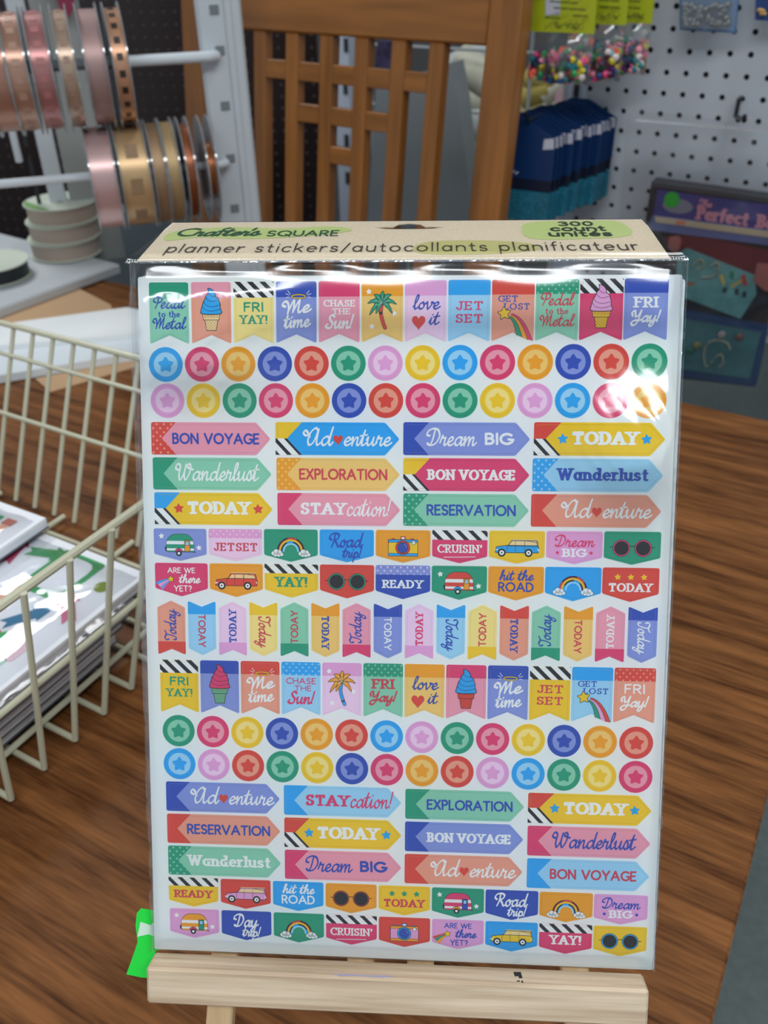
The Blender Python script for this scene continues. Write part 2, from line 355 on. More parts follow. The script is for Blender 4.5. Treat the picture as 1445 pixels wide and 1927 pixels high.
SCR = {
 'a': (.56, [[(.44, .40), (.30, .5), (.1, .34), (.08, .08), (.22, 0), (.38, .2), (.46, .48)], [(.46, .48), (.42, .12), (.48, 0), (.60, .16)]]),
 'c': (.40, [[(.36, .40), (.26, .5), (.09, .34), (.09, .08), (.22, 0), (.44, .16)]]),
 'd': (.60, [[(.44, .40), (.30, .5), (.1, .34), (.08, .08), (.22, 0), (.40, .24), (.56, 1.02)], [(.56, 1.02), (.46, .3), (.46, .06), (.54, 0), (.64, .16)]]),
 'e': (.42, [[(.04, .18), (.26, .26), (.34, .40), (.24, .5), (.08, .32), (.09, .06), (.24, 0), (.46, .16)]]),
 'h': (.54, [[(0, .16), (.2, .62), (.26, .94), (.17, 1.0), (.11, .7), (.08, 0)], [(.1, .14), (.26, .46), (.38, .44), (.36, .1), (.44, 0), (.58, .16)]]),
 'i': (.28, [[(0, .16), (.12, .5)], [(.12, .5), (.09, .12), (.15, 0), (.30, .16)], [(.17, .76)]]),
 'l': (.30, [[(0, .16), (.2, .6), (.26, .94), (.17, 1.0), (.09, .6), (.09, .1), (.17, 0), (.34, .16)]]),
 'm': (.76, [[(0, .34), (.08, .5), (.08, 0)], [(.09, .14), (.24, .46), (.34, .44), (.33, 0)], [(.34, .14), (.48, .46), (.59, .44), (.57, .1), (.64, 0), (.78, .16)]]),
 'n': (.52, [[(0, .34), (.08, .5), (.08, 0)], [(.09, .14), (.24, .46), (.36, .44), (.34, .1), (.42, 0), (.56, .16)]]),
 'o': (.48, [[(.28, .5), (.09, .34), (.09, .06), (.24, 0), (.38, .2), (.30, .5), (.34, .36), (.52, .42)]]),
 'p': (.50, [[(0, .20), (.12, .54)], [(.12, .54), (.02, -.42)], [(.10, .30), (.26, .5), (.40, .36), (.34, .06), (.18, 0), (.09, .1)], [(.34, .06), (.54, .16)]]),
 'r': (.42, [[(0, .16), (.1, .58), (.14, .44), (.30, .46)], [(.30, .46), (.25, .1), (.32, 0), (.46, .16)]]),
 's': (.38, [[(0, .16), (.18, .58), (.28, .22), (.2, 0), (.04, .08)], [(.2, 0), (.42, .16)]]),
 't': (.34, [[(0, .16), (.20, .92)], [(.20, .92), (.10, .14), (.18, 0), (.36, .16)], [(-.02, .60), (.34, .64)]]),
 'u': (.56, [[(0, .34), (.08, .5), (.07, .12), (.16, 0), (.32, .2), (.40, .5)], [(.40, .5), (.37, .12), (.44, 0), (.60, .16)]]),
 'v': (.46, [[(0, .38), (.08, .5), (.13, .04), (.2, .02), (.38, .34), (.34, .5), (.5, .42)]]),
 'y': (.54, [[(0, .34), (.08, .5), (.07, .12), (.16, 0), (.32, .2), (.42, .5)], [(.42, .5), (.34, -.2), (.18, -.42), (.06, -.28), (.24, -.06), (.58, .18)]]),
 '!': (.24, [[(.18, 1.0), (.10, .30)], [(.07, .04)]]), ' ': (.22, []),
 'A': (.84, [[(.22, .60), (.02, .54), (-.12, .70), (-.02, .84), (.14, .66), (.24, .46)], [(.66, .78), (.50, .98), (.26, .72), (.16, .28), (.26, 0), (.48, .2), (.66, .9)], [(.66, .9), (.62, .2), (.70, 0), (.86, .16)]]),
 'D': (.80, [[(.40, .90), (.32, .3), (.20, .02)], [(.02, .12), (.20, 0), (.52, .10), (.72, .52), (.60, .90), (.30, 1.0), (.0, .84), (-.04, .62), (.12, .56)]]),
 'M': (.92, [[(.04, .50), (-.12, .66), (-.02, .90), (.14, .80), (.22, .4), (.20, 0)], [(.21, .1), (.44, .94), (.48, .5), (.46, .06)], [(.47, .14), (.74, .94), (.72, .2), (.80, 0), (.94, .16)]]),
 'P': (.52, [[(.28, .92), (.24, .4), (.12, 0)], [(.10, .48), (-.08, .64), (.02, .92), (.34, 1.0), (.58, .86), (.54, .58), (.28, .46)]]),
 'R': (.70, [[(.28, .92), (.24, .4), (.12, 0)], [(.06, .50), (-.10, .66), (.02, .92), (.34, 1.0), (.58, .86), (.50, .60), (.28, .50)], [(.28, .50), (.46, .26), (.60, 0), (.78, .14)]]),
 'S': (.56, [[(.52, .84), (.38, 1.0), (.18, .84), (.26, .60), (.42, .38), (.36, .06), (.14, 0), (-.04, .14), (.06, .28)]]),
 'T': (.52, [[(.02, .64), (-.08, .86), (.12, .98), (.44, .86), (.74, .98)], [(.44, .86), (.38, .3), (.26, 0), (.06, .02), (.02, .20)]]),
 'W': (.96, [[(.08, .58), (-.12, .70), (-.02, .96), (.16, .82), (.12, .3), (.22, 0), (.42, .40), (.50, .92)], [(.50, .92), (.44, .3), (.56, 0), (.76, .40), (.80, .84), (.66, .96), (.62, .76), (.96, .62)]]),
 'Y': (.70, [[(.02, .50), (-.08, .80), (.10, .98), (.18, .70), (.24, .44), (.42, .54), (.58, 1.0)], [(.58, 1.0), (.48, .2), (.32, -.26), (.10, -.34), (-.02, -.12), (.20, .10), (.50, .10), (.72, .18)]]),
}
def text(mb, s, style, x, y, w_, h, m, z, rot=0, weight=1.0, fr=None, origin=(0, 0)):
    """letters of cap height h on the baseline (x, y), centred on x and fitted to width w_ ; rot in degrees about origin"""
    st = []                                                       # (points, kind)
    cur = 0.0; n = len(s)
    gap = {'sans': .26, 'slab': .42, 'script': 0.0, 'thin': .3}[style]
    for ch in s:
        if style == 'script' and ch in SCR:
            adv, strokes = SCR[ch][:2]; ser = []
            strokes = [catmull(q, 4) for q in strokes]
        else:
            G = CAPS if ch in CAPS else LOW
            adv, strokes, ser = G.get(ch, (.4, [], []))
        for q in strokes: st.append([(cur+p[0]+(0.12*p[1] if style == 'script' else 0), p[1]) for p in q])
        if style == 'slab':
            for sx, sy, l, r in ser: st.append([(cur+sx-.17*l, sy), (cur+sx+.17*r, sy)])
            if ch == 'T': st += [[(cur, 1), (cur-.03, .82)], [(cur+.66, 1), (cur+.69, .82)]]
            if ch in 'EF': st.append([(cur+.5, 1), (cur+.52, .84)])
            if ch in 'EL': st.append([(cur+.48, 0), (cur+.5, .18)])
            if ch == 'S': st += [[(cur+.52, .98), (cur+.52, .78)], [(cur+.02, .02), (cur+.02, .24)]]
            if ch in 'CG': st.append([(cur+.82, .98), (cur+.82, .74)])
            if ch == 'G': st.append([(cur+.62, .44), (cur+.98, .44)])
        cur += adv+(gap if ch != ' ' or style == 'script' else 0.34)
    cur -= gap
    hx, hy, an = {'sans': (.082, .082, 0), 'slab': (.125, .07, 0), 'script': (.098, .055, .9), 'thin': (.045, .06, 0)}[style]
    hx *= h*weight; hy *= h*weight
    sx = (w_-2*hx)/cur; ca, sa = math.cos(math.radians(rot)), math.sin(math.radians(rot)); sy = h-2*hy*0.8
    for q in st:
        pts = []
        for p in q:
            a = x+(p[0]-cur/2)*sx; b = y+hy*0.8+p[1]*sy
            pts.append((origin[0]+ca*a-sa*b, origin[1]+sa*a+ca*b))
        pen(mb, pts, z, m, hx, hy, an+math.radians(rot), fr, n=8)

# ------------------------------------------------------------------ palette of the printed stickers
INK = dict(white=(230, 236, 236), blue=(40, 74, 175), lblue=(128, 146, 212), sky=(30, 160, 232), lsky=(150, 206, 236), green=(22, 150, 116),
           lgreen=(132, 200, 172), yellow=(232, 194, 26), lyellow=(236, 218, 134), orange=(230, 156, 22), lorange=(232, 196, 110), red=(212, 66, 54),
           salmon=(226, 154, 130), mag=(214, 56, 108), pink=(228, 152, 172), lilac=(220, 158, 208), llilac=(232, 200, 228), black=(22, 24, 32),
           redtext=(200, 60, 80), greencone=(90, 180, 140), cream=(232, 208, 150), grey=(150, 156, 160), brown=(150, 60, 40), dgreen=(16, 110, 84), paper=(226, 234, 234))
IM = {}
def ink(k):
    if k not in IM: IM[k] = mat('print_'+k, INK[k], rough=0.55, spec=0.25, gain=1.06)
    return IM[k]
def darker(k):
    n = 'cut_'+k
    if n not in MATS: mat(n, tuple(v*0.86 for v in INK[k]), rough=0.6, spec=0.2)
    return MATS[n]

# ------------------------------------------------------------------ the sticker sheet frame (mm, x right, y down in the layout)
SO = np.array([-0.10365, 0.36830, 0.42245]); SX = np.array([0.99807, -0.06173, 0.00604]); SYu = np.array([0.02383, 0.47159, 0.88150])
SX /= np.linalg.norm(SX); SYu -= SX*(SYu@SX); SYu /= np.linalg.norm(SYu); SN = np.cross(SX, SYu)
SW, SH = 229.0, 306.7
def sheet_matrix(): 
    return Matrix(((SX[0], SYu[0], SN[0], SO[0]), (SX[1], SYu[1], SN[1], SO[1]), (SX[2], SYu[2], SN[2], SO[2]), (0, 0, 0, 1)))
def sl(x, y, z=0): return SO+SX*x/1000+SYu*y/1000+SN*z/1000        # local mm (y up) to world
MM = 0.001
class PB(MB):
    """print builder in millimetres"""
    def build(s, name, parent=None, smooth=False, **k):
        s.v = [(a*MM, b*MM, c*MM) for a, b, c in s.v]
        return MB.build(s, name, parent, smooth, **k)
def make_sheet(label, z, dx, dy, rotdeg=0.0, w_=SW, h_=SH, lead=False):
    root = bpy.data.objects.new('sticker_sheet', None); C.objects.link(root)
    root.matrix_world = sheet_matrix() @ Matrix.Translation((dx*MM, dy*MM, z*MM)) @ Matrix.Rotation(math.radians(rotdeg), 4, 'Z')
    root['label'] = label; root['category'] = 'sticker sheet'
    p = PB(); p.prism(roundpoly([(0, -h_), (w_, -h_), (w_, 0), (0, 0)], 1.2), -0.25, 0, ink('paper'), side=mat('paper_edge', (180, 190, 204), 0.7))
    p.build('backing_sheet', root)
    return root

# ------------------------------------------------------------------ stickers (local mm, origin at each sticker's centre, y up)
LZ = 0.05
def sticker(root, name, cx, cy, outline, col, label=None, cut=True):
    p = PB(); p.prism(outline, 0, 0.1, ink(col))
    if cut:
        xs = [q[0] for q in outline]; ys = [q[1] for q in outline]; mx, my = (max(xs)+min(xs))/2, (max(ys)+min(ys))/2
        kx, ky = 1-2.0/(max(xs)-min(xs)), 1-2.0/(max(ys)-min(ys))
        q = [(mx+(a-mx)*kx, my+(b-my)*ky) for a, b in outline]
        pen(p, q+[q[0]], 0.11, darker(col), 0.055, n=6)
    o = p.build(name, root); o.location = (cx*MM, -cy*MM, 0)
    if label: o['label'] = label
    return o
def sub(name, par, p):
    if p.f: return p.build(name, par)
def dots(p, conv, col, z, x0, x1, y0, y1, step=2.9, r=.42):
    row = 0; y = y1-0.9
    while y > y0-1:
        x = x0+(0.9 if row % 2 else 0.9+step/2)
        while x < x1+1:
            p.flat(clip(circle(x, y, r, 8), conv), z, ink(col)); x += step
        y -= step*0.55; row += 1
def stripes(p, conv, z, x0, x1, y0, y1, step=6.3, wd=2.9, white=True, slope=1.0, ph=0.0):
    if white: p.flat(conv, z, ink('white'))
    h = (y1-y0); x = x0-h*slope+ph-step
    while x < x1+step:
        p.flat(clip([(x+h*slope, y0), (x+h*slope+wd, y0), (x+wd, y1), (x, y1)], conv), z+0.02, ink('black')); x += step
def outlined(p, poly, z, col, lw=0.13, line='black'):
    p.flat(poly, z, ink(col)); pen(p, list(poly)+[poly[0]], z+0.02, ink(line), lw, n=6)
# ---- pictures
def pic_icecream(par, ice, cone, oy=0.0):
    p = PB(); S = lambda q: [(a, b+oy) for a, b in q]
    outlined(p, S([(-3.7, -1.3), (3.7, -1.3), (3.4, -3.9), (-3.4, -3.9)]), .16, cone)
    outlined(p, S([(-2.8, -3.9), (2.8, -3.9), (2.1, -8.4), (-2.1, -8.4)]), .16, cone)
    tri = S([(-2.1, -8.4), (2.1, -8.4), (2.8, -3.9), (-2.8, -3.9)])
    for k in range(-4, 5):
        for sg in (-1, 1):
            a, b = np.array([k*1.3, -3.9+oy]), np.array([k*1.3+sg*4.5, -8.4+oy])
            q = clip([a-(.06, 0), a+(.06, 0), b+(.06, 0), b-(.06, 0)], tri)
            p.flat(q, .19, ink('brown'))
    for k in range(5): pen(p, circle(-2.6+k*1.3, -2.4+oy, .38, 8, .7)+[(-2.22+k*1.3, -2.4+oy)], .19, ink('brown'), .09, n=6)
    out = catmull(S([(-3.9, -1.4), (-4.3, .4), (-3.9, 1.8), (-3.7, 2.6), (-3.2, 3.9), (-2.7, 4.6), (-2.3, 5.9), (-1.5, 6.9), (-1.0, 8.2), (-1.3, 9.3), (-.2, 9.2), (1.2, 8.2), (1.9, 6.9), (2.0, 5.9), (3.2, 5.2), (3.5, 3.8), (4.0, 2.6), (3.9, 1.2), (4.3, .2), (3.9, -1.4)]), 3, closed=True)
    outlined(p, out, .22, ice, .16)
    for q in ([(-3.9, 1.8), (-2.2, .2), (.6, -.2), (3.9, .6)], [(-3.4, 3.9), (-2, 2.2), (.6, 1.6), (3.9, 2.4)], [(-2.4, 5.9), (-1.4, 4.5), (.6, 3.8), (3.0, 4.6)], [(-1.2, 7.4), (-.2, 6.3), (1, 5.9), (2.2, 6.2)]):
        pen(p, catmull(S(q), 3), .25, ink('black'), .1, n=6)
    sub('ice_cream', par, p)
def pic_palm(par, leaf, trunk):
    p = PB(); base = (-.1, 3.6)
    pen(p, catmull([base, (-.6, -.5), (.3, -4.4), (1.2, -6.7)], 4), .14, ink('black'), .85)
    pen(p, catmull([base, (-.6, -.5), (.3, -4.4), (1.2, -6.7)], 4), .17, ink(trunk), .68)
    for k in range(6): pen(p, [(-1.0+.08*k+.04*k*k, 1.5-1.4*k), (-.1+.1*k+.04*k*k, 1.9-1.4*k)], .19, ink('brown'), .08, n=6)
    for a, L, dr in ((168, 6.0, 1.2), (205, 5.6, 2.2), (128, 5.2, .6), (86, 4.6, -.2), (50, 5.8, 1.0), (12, 6.0, 1.6), (-28, 4.8, 1.8), (232, 4.0, 1.0)):
        ca, sa = math.cos(math.radians(a)), math.sin(math.radians(a)); up = []; lo = []
        for i in range(7):
            t = i/6; x = base[0]+ca*L*t; y = base[1]+sa*L*t+1.2*math.sin(PI*t)*0.6-dr*t*t; wd = (.25+1.15*math.sin(PI*min(1, t*.9+.08)))*(1 if i % 2 else .72)*.82
            up.append((x-sa*wd, y+ca*wd)); lo.append((x+sa*wd*.9, y-ca*wd*.9))
        tip = (base[0]+ca*L*1.05, base[1]+sa*L*1.05-dr*1.15)
        outlined(p, up+[tip]+lo[::-1], .22+.001*L, leaf, .11)
        pen(p, [base, (base[0]+ca*L*.55, base[1]+sa*L*.55+.4)], .26, ink('cream' if leaf == 'orange' else 'lgreen'), .14, n=6)
    for x, y in ((-5.7, 8.3), (5.1, -.8), (-4.4, -6.2)): p.flat(star(x, y, 1.35, 8), .16, ink('white'))
    sub('palm_tree', par, p)
def pic_comet(par, tails, right, scale=1.0, ox=0, oy=0, flip=False):
    p = PB()
    def T(x, y): return (ox+(-x if flip else x)*scale, oy+y*scale)
    def bez(a, b, c, n=8): return [((1-t)**2*a[0]+2*t*(1-t)*b[0]+t*t*c[0], (1-t)**2*a[1]+2*t*(1-t)*b[1]+t*t*c[1]) for t in [i/n for i in range(n+1)]]
    ends = right; n = len(tails)
    edge = []
    for k in range(n+1):
        a = (-1.6+1.6*k/n*.7, -2.9+1.7*k/n); c = ends[k]; b = (a[0]+(c[0]-a[0])*.62, a[1]+(c[1]-a[1])*.12)
        edge.append(bez(a, b, c))
    for k, t in enumerate(tails):
        q = [T(*v) for v in edge[k]+edge[k+1][::-1]]; p.flat(q, .16, ink(t))
    for e in edge: pen(p, [T(*v) for v in e], .18, ink('black'), .1*max(.6, scale), n=6)
    s_ = [T(*v) for v in star(-3.6, -1.2, 3.1, 6, .5)]
    outlined(p, s_, .21, 'yellow', .13*max(.6, scale)); sub('shooting_star', par, p)
def pic_camper(par, body, door, wheel):
    p = PB(); b = roundpoly([(-6.0, -3.6), (6.2, -3.6), (6.0, 1.4), (3.6, 4.3), (-3.6, 4.3), (-6.3, 1.2)], [.6, .4, 2.5, 3, 3, 2.5], 4); b = [(x, y+.4) for x, y in b]
    p.flat([(x*1.03, y*1.04) for x, y in b], .13, ink('black')); p.flat(b, .16, ink('white'))
    for y0, y1 in ((-3.2, -2.6), (-1.6, .2), (1.7, 5.2)): p.flat(clip([(-8, y0), (8, y0), (8, y1), (-8, y1)], b), .18, ink(body))
    outlined(p, roundpoly([(2.0, -3.0), (4.4, -3.0), (4.4, 2.0), (2.0, 2.0)], .3), .2, door, .13); outlined(p, [(2.5, -.2), (3.9, -.2), (3.9, 1.5), (2.5, 1.5)], .23, 'lsky', .09)
    outlined(p, arc(-.6, -3.1, 1.7, 1.5, 0, 180, 8), .2, wheel, .12); p.flat(circle(-.6, -3.8, 1.3, 14), .23, ink('black')); p.flat(circle(-.6, -3.8, .6, 10), .25, ink('white'))
    pen(p, [(5.8, -3.2), (6.9, -3.3)], .2, ink('black'), .15); pen(p, [(-6.6, -1.2), (-6.4, -2.6)], .2, ink('black'), .3)
    for x, y in ((-8.3, 3.8), (8.4, -1.3)): p.flat(star(x, y, 1.35, 8), .16, ink('white'))
    sub('camper', par, p)
def pic_rainbow(par):
    p = PB(); c = (0, -2.4)
    for r, col in ((6.1, 'black'), (5.9, 'red'), (5.1, 'yellow'), (4.4, 'black'), (4.25, 'sky'), (3.5, 'lsky')):
        pen(p, arc(c[0], c[1], r-.35, r-.35, 0, 180, 18), .14+.02*(6.1-r)/1.2, ink(col), .42 if col != 'black' else .35, n=8)
    for x in (-6.0, 6.0):
        B = [(x-1.7, -3.5, .9), (x-.5, -2.9, 1.25), (x+.9, -3.1, 1.1), (x+1.9, -3.9, .8), (x+.6, -4.1, .9), (x-.8, -4.0, .9)]
        for a, b, r in B: p.flat(circle(a, b, r+.13, 12), .24, ink('black'))
        for a, b, r in B: p.flat(circle(a, b, r, 12), .27, ink('white'))
    sub('rainbow', par, p)
def pic_camera(par, body, band, ring):
    p = PB()
    outlined(p, [(-6.4, -4.2), (6.4, -4.2), (6.4, 3), (-6.4, 3)], .14, body, .14)
    for y0 in (-4.2, 1.8): outlined(p, [(-6.4, y0), (6.4, y0), (6.4, y0+1.2), (-6.4, y0+1.2)], .17, band, .08)
    outlined(p, [(-1.2, 3), (1.2, 3), (.9, 4.4), (-.9, 4.4)], .17, ring, .1); p.flat([(-.7, 3.3), (.7, 3.3), (.6, 4.1), (-.6, 4.1)], .2, ink('white'))
    for x in (-4.2, 4.0): outlined(p, [(x-.8, 3), (x+.8, 3), (x+.6, 3.5), (x-.6, 3.5)], .17, ring, .08)
    outlined(p, circle(-.1, -.5, 3.1, 20), .2, ring, .13); outlined(p, circle(-.1, -.5, 2.3, 18), .23, 'blue', .1)
    pen(p, arc(-.1, -.5, 1.7, 1.7, 0, 70, 5), .26, ink('lblue'), .12); outlined(p, circle(4.6, 1.7, .85, 12), .23, 'white', .1)
    sub('camera', par, p)
def pic_car(par, col):
    p = PB()
    outlined(p, [(-3.6, .5), (-2.2, 2.6), (8.0, 2.6), (8.4, 1.0), (8.4, .3)], .14, 'grey' if col == 'sky' else col, .1)
    outlined(p, roundpoly([(-8.6, -2.2), (8.6, -2.2), (8.8, -.2), (8.3, .7), (-3.8, .7), (-8.2, .1)], .4), .17, col, .13)
    p.flat([(-3.0, .8), (-1.8, 2.3), (-.7, 2.3), (-.7, .8)], .2, ink('cream')); p.flat([(-.4, .8), (-.4, 2.3), (2.9, 2.3), (2.9, .8)], .2, ink('cream')); p.flat([(3.3, .8), (3.3, 2.3), (7.4, 2.3), (7.9, .8)], .2, ink('cream'))
    pen(p, [(-2.0, 2.9), (8.2, 2.9)], .2, ink('cream'), .14); pen(p, [(3.2, 2.6), (8.4, 1.7)], .22, ink('brown'), .1)
    for x in (-.55, 3.1, -3.9): pen(p, [(x, .7), (x, -1.7)], .2, ink('black'), .08)
    pen(p, [(-8.6, -1.2), (-7.8, -1.0)], .2, ink('white'), .25); pen(p, [(8.4, -.8), (8.7, -1.2)], .2, ink('white'), .25)
    for x in (-6.0, 4.7):
        p.flat(circle(x, -2.2, 1.6, 16), .22, ink('black')); p.flat(circle(x, -2.2, .95, 12), .24, ink('white')); p.flat(circle(x, -2.2, .35, 8), .26, ink('black'))
    p.v = [(a*1.08, b*1.12+.1, c) for a, b, c in p.v]; sub('station_wagon', par, p)
def pic_glasses(par, rim):
    p = PB()
    pen(p, [(-1.1, .6), (-.5, .9), (.5, .9), (1.1, .6)], .14, ink('black'), .16)
    for s_ in (-1, 1):
        pen(p, [(s_*8.1, .4), (s_*9.4, .4)], .14, ink('black'), .16)
        p.flat(circle(s_*4.6, 0, 3.75, 22), .16, ink('black')); p.flat(circle(s_*4.6, 0, 3.55, 22), .18, ink(rim)); p.flat(circle(s_*4.6, 0, 3.1, 20), .2, ink('black'))
    sub('sunglasses', par, p)
def halo(p, x, y):
    pen(p, circle(x, y, 3.0, 18, .75)+[(x+3.0, y)], .17, ink('black'), .32); pen(p, circle(x, y, 3.0, 18, .75)+[(x+3.0, y)], .2, ink('yellow'), .2)
    for s_ in (-1, 1):
        for a, b in (((3.5, 1.0), (4.6, 2.4)), ((3.9, .5), (5.4, 1.2)), ((4.0, -.2), (5.3, -.4))): pen(p, [(x+s_*a[0], y+a[1]), (x+s_*b[0], y+b[1])], .18, ink('white'), .13, n=6)

# ---- sticker families
def flag(root, i, cx, y0, w_, h, notch, bandh, band, body, content, desc):
    t, b = h/2, -h/2; x = w_/2; pat = None
    if ':' in band: band, pat = band.split(':')
    r = 1.0 if band != 'stripe' else .15
    out = roundpoly([(-x, t), (-x, b), (0, b+notch), (x, b), (x, t)][::1], [r, 1.0, 0, 1.0, r])
    o = sticker(root, 'flag_sticker', cx, y0+h/2, out, body, desc)
    bp = PB(); rect = roundpoly([(-x, t-bandh), (x, t-bandh), (x, t), (-x, t)], [0, 0, r, r])
    if band == 'stripe': stripes(bp, rect, .13, -x, x, t-bandh, t, 5.4, 2.5, ph=1.6)
    else:
        bp.flat(rect, .13, ink(band))
        if pat: dots(bp, rect, pat, .15, -x, x, t-bandh, t)
    sub('band', o, bp)
    kind = content[0]
    if kind == 'ice': pic_icecream(o, content[1], content[2], 1.0); return
    if kind == 'palm': pic_palm(o, content[1], content[2]); return
    p = PB(); m = ink(content[1]); Z = .17
    if kind == 'pedal':
        text(p, 'Pedal', 'script', 0, 2.0, 14, 5.2, m, Z, weight=.8); text(p, 'to the', 'slab', 0, -1.6, 9.6, 2.4, m, Z, weight=.9); text(p, 'Metal', 'script', 0, -6.6, 14.5, 5.0, m, Z, weight=.8)
    elif kind == 'friyay':
        text(p, 'FRI', 'sans', 0, .4, 8.6, 4.0, m, Z, weight=1.25); text(p, 'YAY!', 'slab', 0, -4.7, 12, 3.6, m, Z)
    elif kind == 'fri_s':
        text(p, 'FRI', content[2], 0, .8, 9.6 if content[2] == 'slab' else 9.0, 4.4, m, Z, weight=1.15); text(p, 'Yay!', 'script', 0, -5.2, 12.5, 5.0, m, Z, weight=1.15)
    elif kind == 'metime':
        halo(p, 1.0, 6.6); text(p, 'Me', 'script', .3, -.4, 12.5, 6.0, m, Z, weight=1.1, rot=4); text(p, 'time', 'script', -.2, -6.4, 12, 6.0, m, Z, weight=1.0, rot=4)
    elif kind == 'chase':
        st_ = content[2]; text(p, 'CHASE', st_, 0, 2.2, 13.4, 2.8, m, Z, weight=1.0); text(p, 'THE', st_, .9, -1.0, 7.6, 2.5, m, Z); text(p, 'Sun!', 'script', 0, -7.0, 12.5, 6.0, m, Z, weight=1.0)
    elif kind == 'love':
        text(p, 'love', 'script', .2, .8, 12, 6.0, m, Z, weight=.8); text(p, 'it', 'script', 3.4, -5.6, 5.0, 5.6, m, Z, weight=.8)
        hp = PB(); hp.flat(heart(-2.9, -4.4, 5.8), .17, ink('red')); sub('heart', o, hp)
    elif kind == 'jetset':
        text(p, 'JET', 'slab', 0, .4, 11.4, 3.6, m, Z); text(p, 'SET', 'slab', 0, -4.9, 11.4, 3.6, m, Z)
    elif kind == 'getlost':
        text(p, 'GET', 'slab', -2.2, 3.6, 8.2, 2.6, m, Z, weight=.9); text(p, 'LOST', 'slab', 1.6, .4, 10.6, 2.6, m, Z, weight=.9)
        pic_comet(o, content[2], [(1.6, -10.1), (4.0, -11.0), (6.3, -12.0), (8.3, -12.3)], 1)
    sub('lettering', o, p)
DOTS = {'green': 'lgreen', 'lilac': 'llilac', 'red': 'salmon', 'sky': 'lsky', 'orange': 'lorange', 'lblue': 'llilac', 'pink': 'llilac'}
FL1 = [('green', 'lgreen', ('pedal', 'blue'), 'pale green flag sticker with a blue three-line slogan under the glare'), ('pink', 'salmon', ('ice', 'sky', 'cream'), 'salmon flag sticker with a blue ice cream cone'),
       ('stripe', 'lyellow', ('friyay', 'green'), 'yellow flag sticker FRI YAY! in green, top row'), ('blue', 'lblue', ('metime', 'white'), 'blue flag sticker Me time with halo, top row'),
       ('mag', 'pink', ('chase', 'white', 'slab'), 'pink flag sticker CHASE THE Sun! in white'), ('orange', 'lorange', ('palm', 'green', 'red'), 'orange flag sticker with a green palm tree'),
       ('lilac', 'llilac', ('love', 'blue'), 'lilac flag sticker love it with a red heart'), ('sky', 'lsky', ('jetset', 'mag'), 'sky blue flag sticker JET SET'),
       ('red', 'salmon', ('getlost', 'blue', ('green', 'orange', 'mag')), 'salmon flag sticker GET LOST with a shooting star'), ('green:lgreen', 'lgreen', ('pedal', 'redtext'), 'green dotted flag sticker with a crimson three-line slogan'),
       ('stripe', 'mag', ('ice', 'lilac', 'yellow'), 'crimson flag sticker with a lilac ice cream under black and white stripes'), ('blue', 'lblue', ('fri_s', 'white', 'slab'), 'blue flag sticker FRI Yay! in white')]
FL2 = [('stripe', 'yellow', ('friyay', 'green'), 'yellow flag sticker FRI YAY! in green, lower row'), ('blue', 'lblue', ('ice', 'mag', 'greencone'), 'blue flag sticker with a crimson ice cream in a green cone'),
       ('red', 'salmon', ('metime', 'white'), 'salmon flag sticker Me time with halo'), ('sky:lsky', 'lsky', ('chase', 'mag', 'sans'), 'sky blue dotted flag sticker CHASE THE Sun! in crimson'),
       ('lilac', 'llilac', ('palm', 'orange', 'sky'), 'lilac flag sticker with an orange palm tree'), ('green:lgreen', 'lgreen', ('fri_s', 'redtext', 'slab'), 'green dotted flag sticker FRI Yay! in crimson'),
       ('orange', 'lorange', ('love', 'blue'), 'orange flag sticker love it with a red heart'), ('mag', 'pink', ('ice', 'sky', 'red'), 'pink flag sticker with a blue ice cream in a red cone'),
       ('blue', 'lblue', ('metime', 'white'), 'blue flag sticker Me time with halo, lower row'), ('stripe', 'yellow', ('jetset', 'redtext'), 'yellow flag sticker JET SET under stripes'),
       ('sky', 'lsky', ('getlost', 'blue', ('green', 'lilac', 'red')), 'sky blue flag sticker GET LOST with a shooting star'), ('red:salmon', 'salmon', ('fri_s', 'white', 'sans'), 'salmon dotted flag sticker FRI Yay! in white')]
LIGHT = dict(sky='lsky', mag='pink', orange='lorange', blue='lblue', red='salmon', green='lgreen', lilac='llilac', yellow='lyellow')
RN = {}
def rounds(root, xl, yl, xr, yr, cols, r):
    n = len(cols)
    for i, c in enumerate(cols):
        f = i/(n-1); k = (c, r)
        if k not in RN:
            o = sticker(root, 'round_sticker', 0, 0, circle(0, 0, r, 32), c)
            p = PB(); p.flat(circle(0, 0, r*.70, 28), .13, ink(LIGHT[c])); a = sub('inner_disc', o, p)
            p = PB(); p.flat(star(0, -.2, r*.54, 0, .56, .25), .16, ink(c)); b = sub('star', o, p); RN[k] = (o, a, b)
        else:
            o0, a0, b0 = RN[k]; o = o0.copy(); C.objects.link(o)
            for q in (a0, b0): d = q.copy(); C.objects.link(d); d.parent = o
        o.location = ((xl+(xr-xl)*f)*MM, -(yl+(yr-yl)*f)*MM, 0)
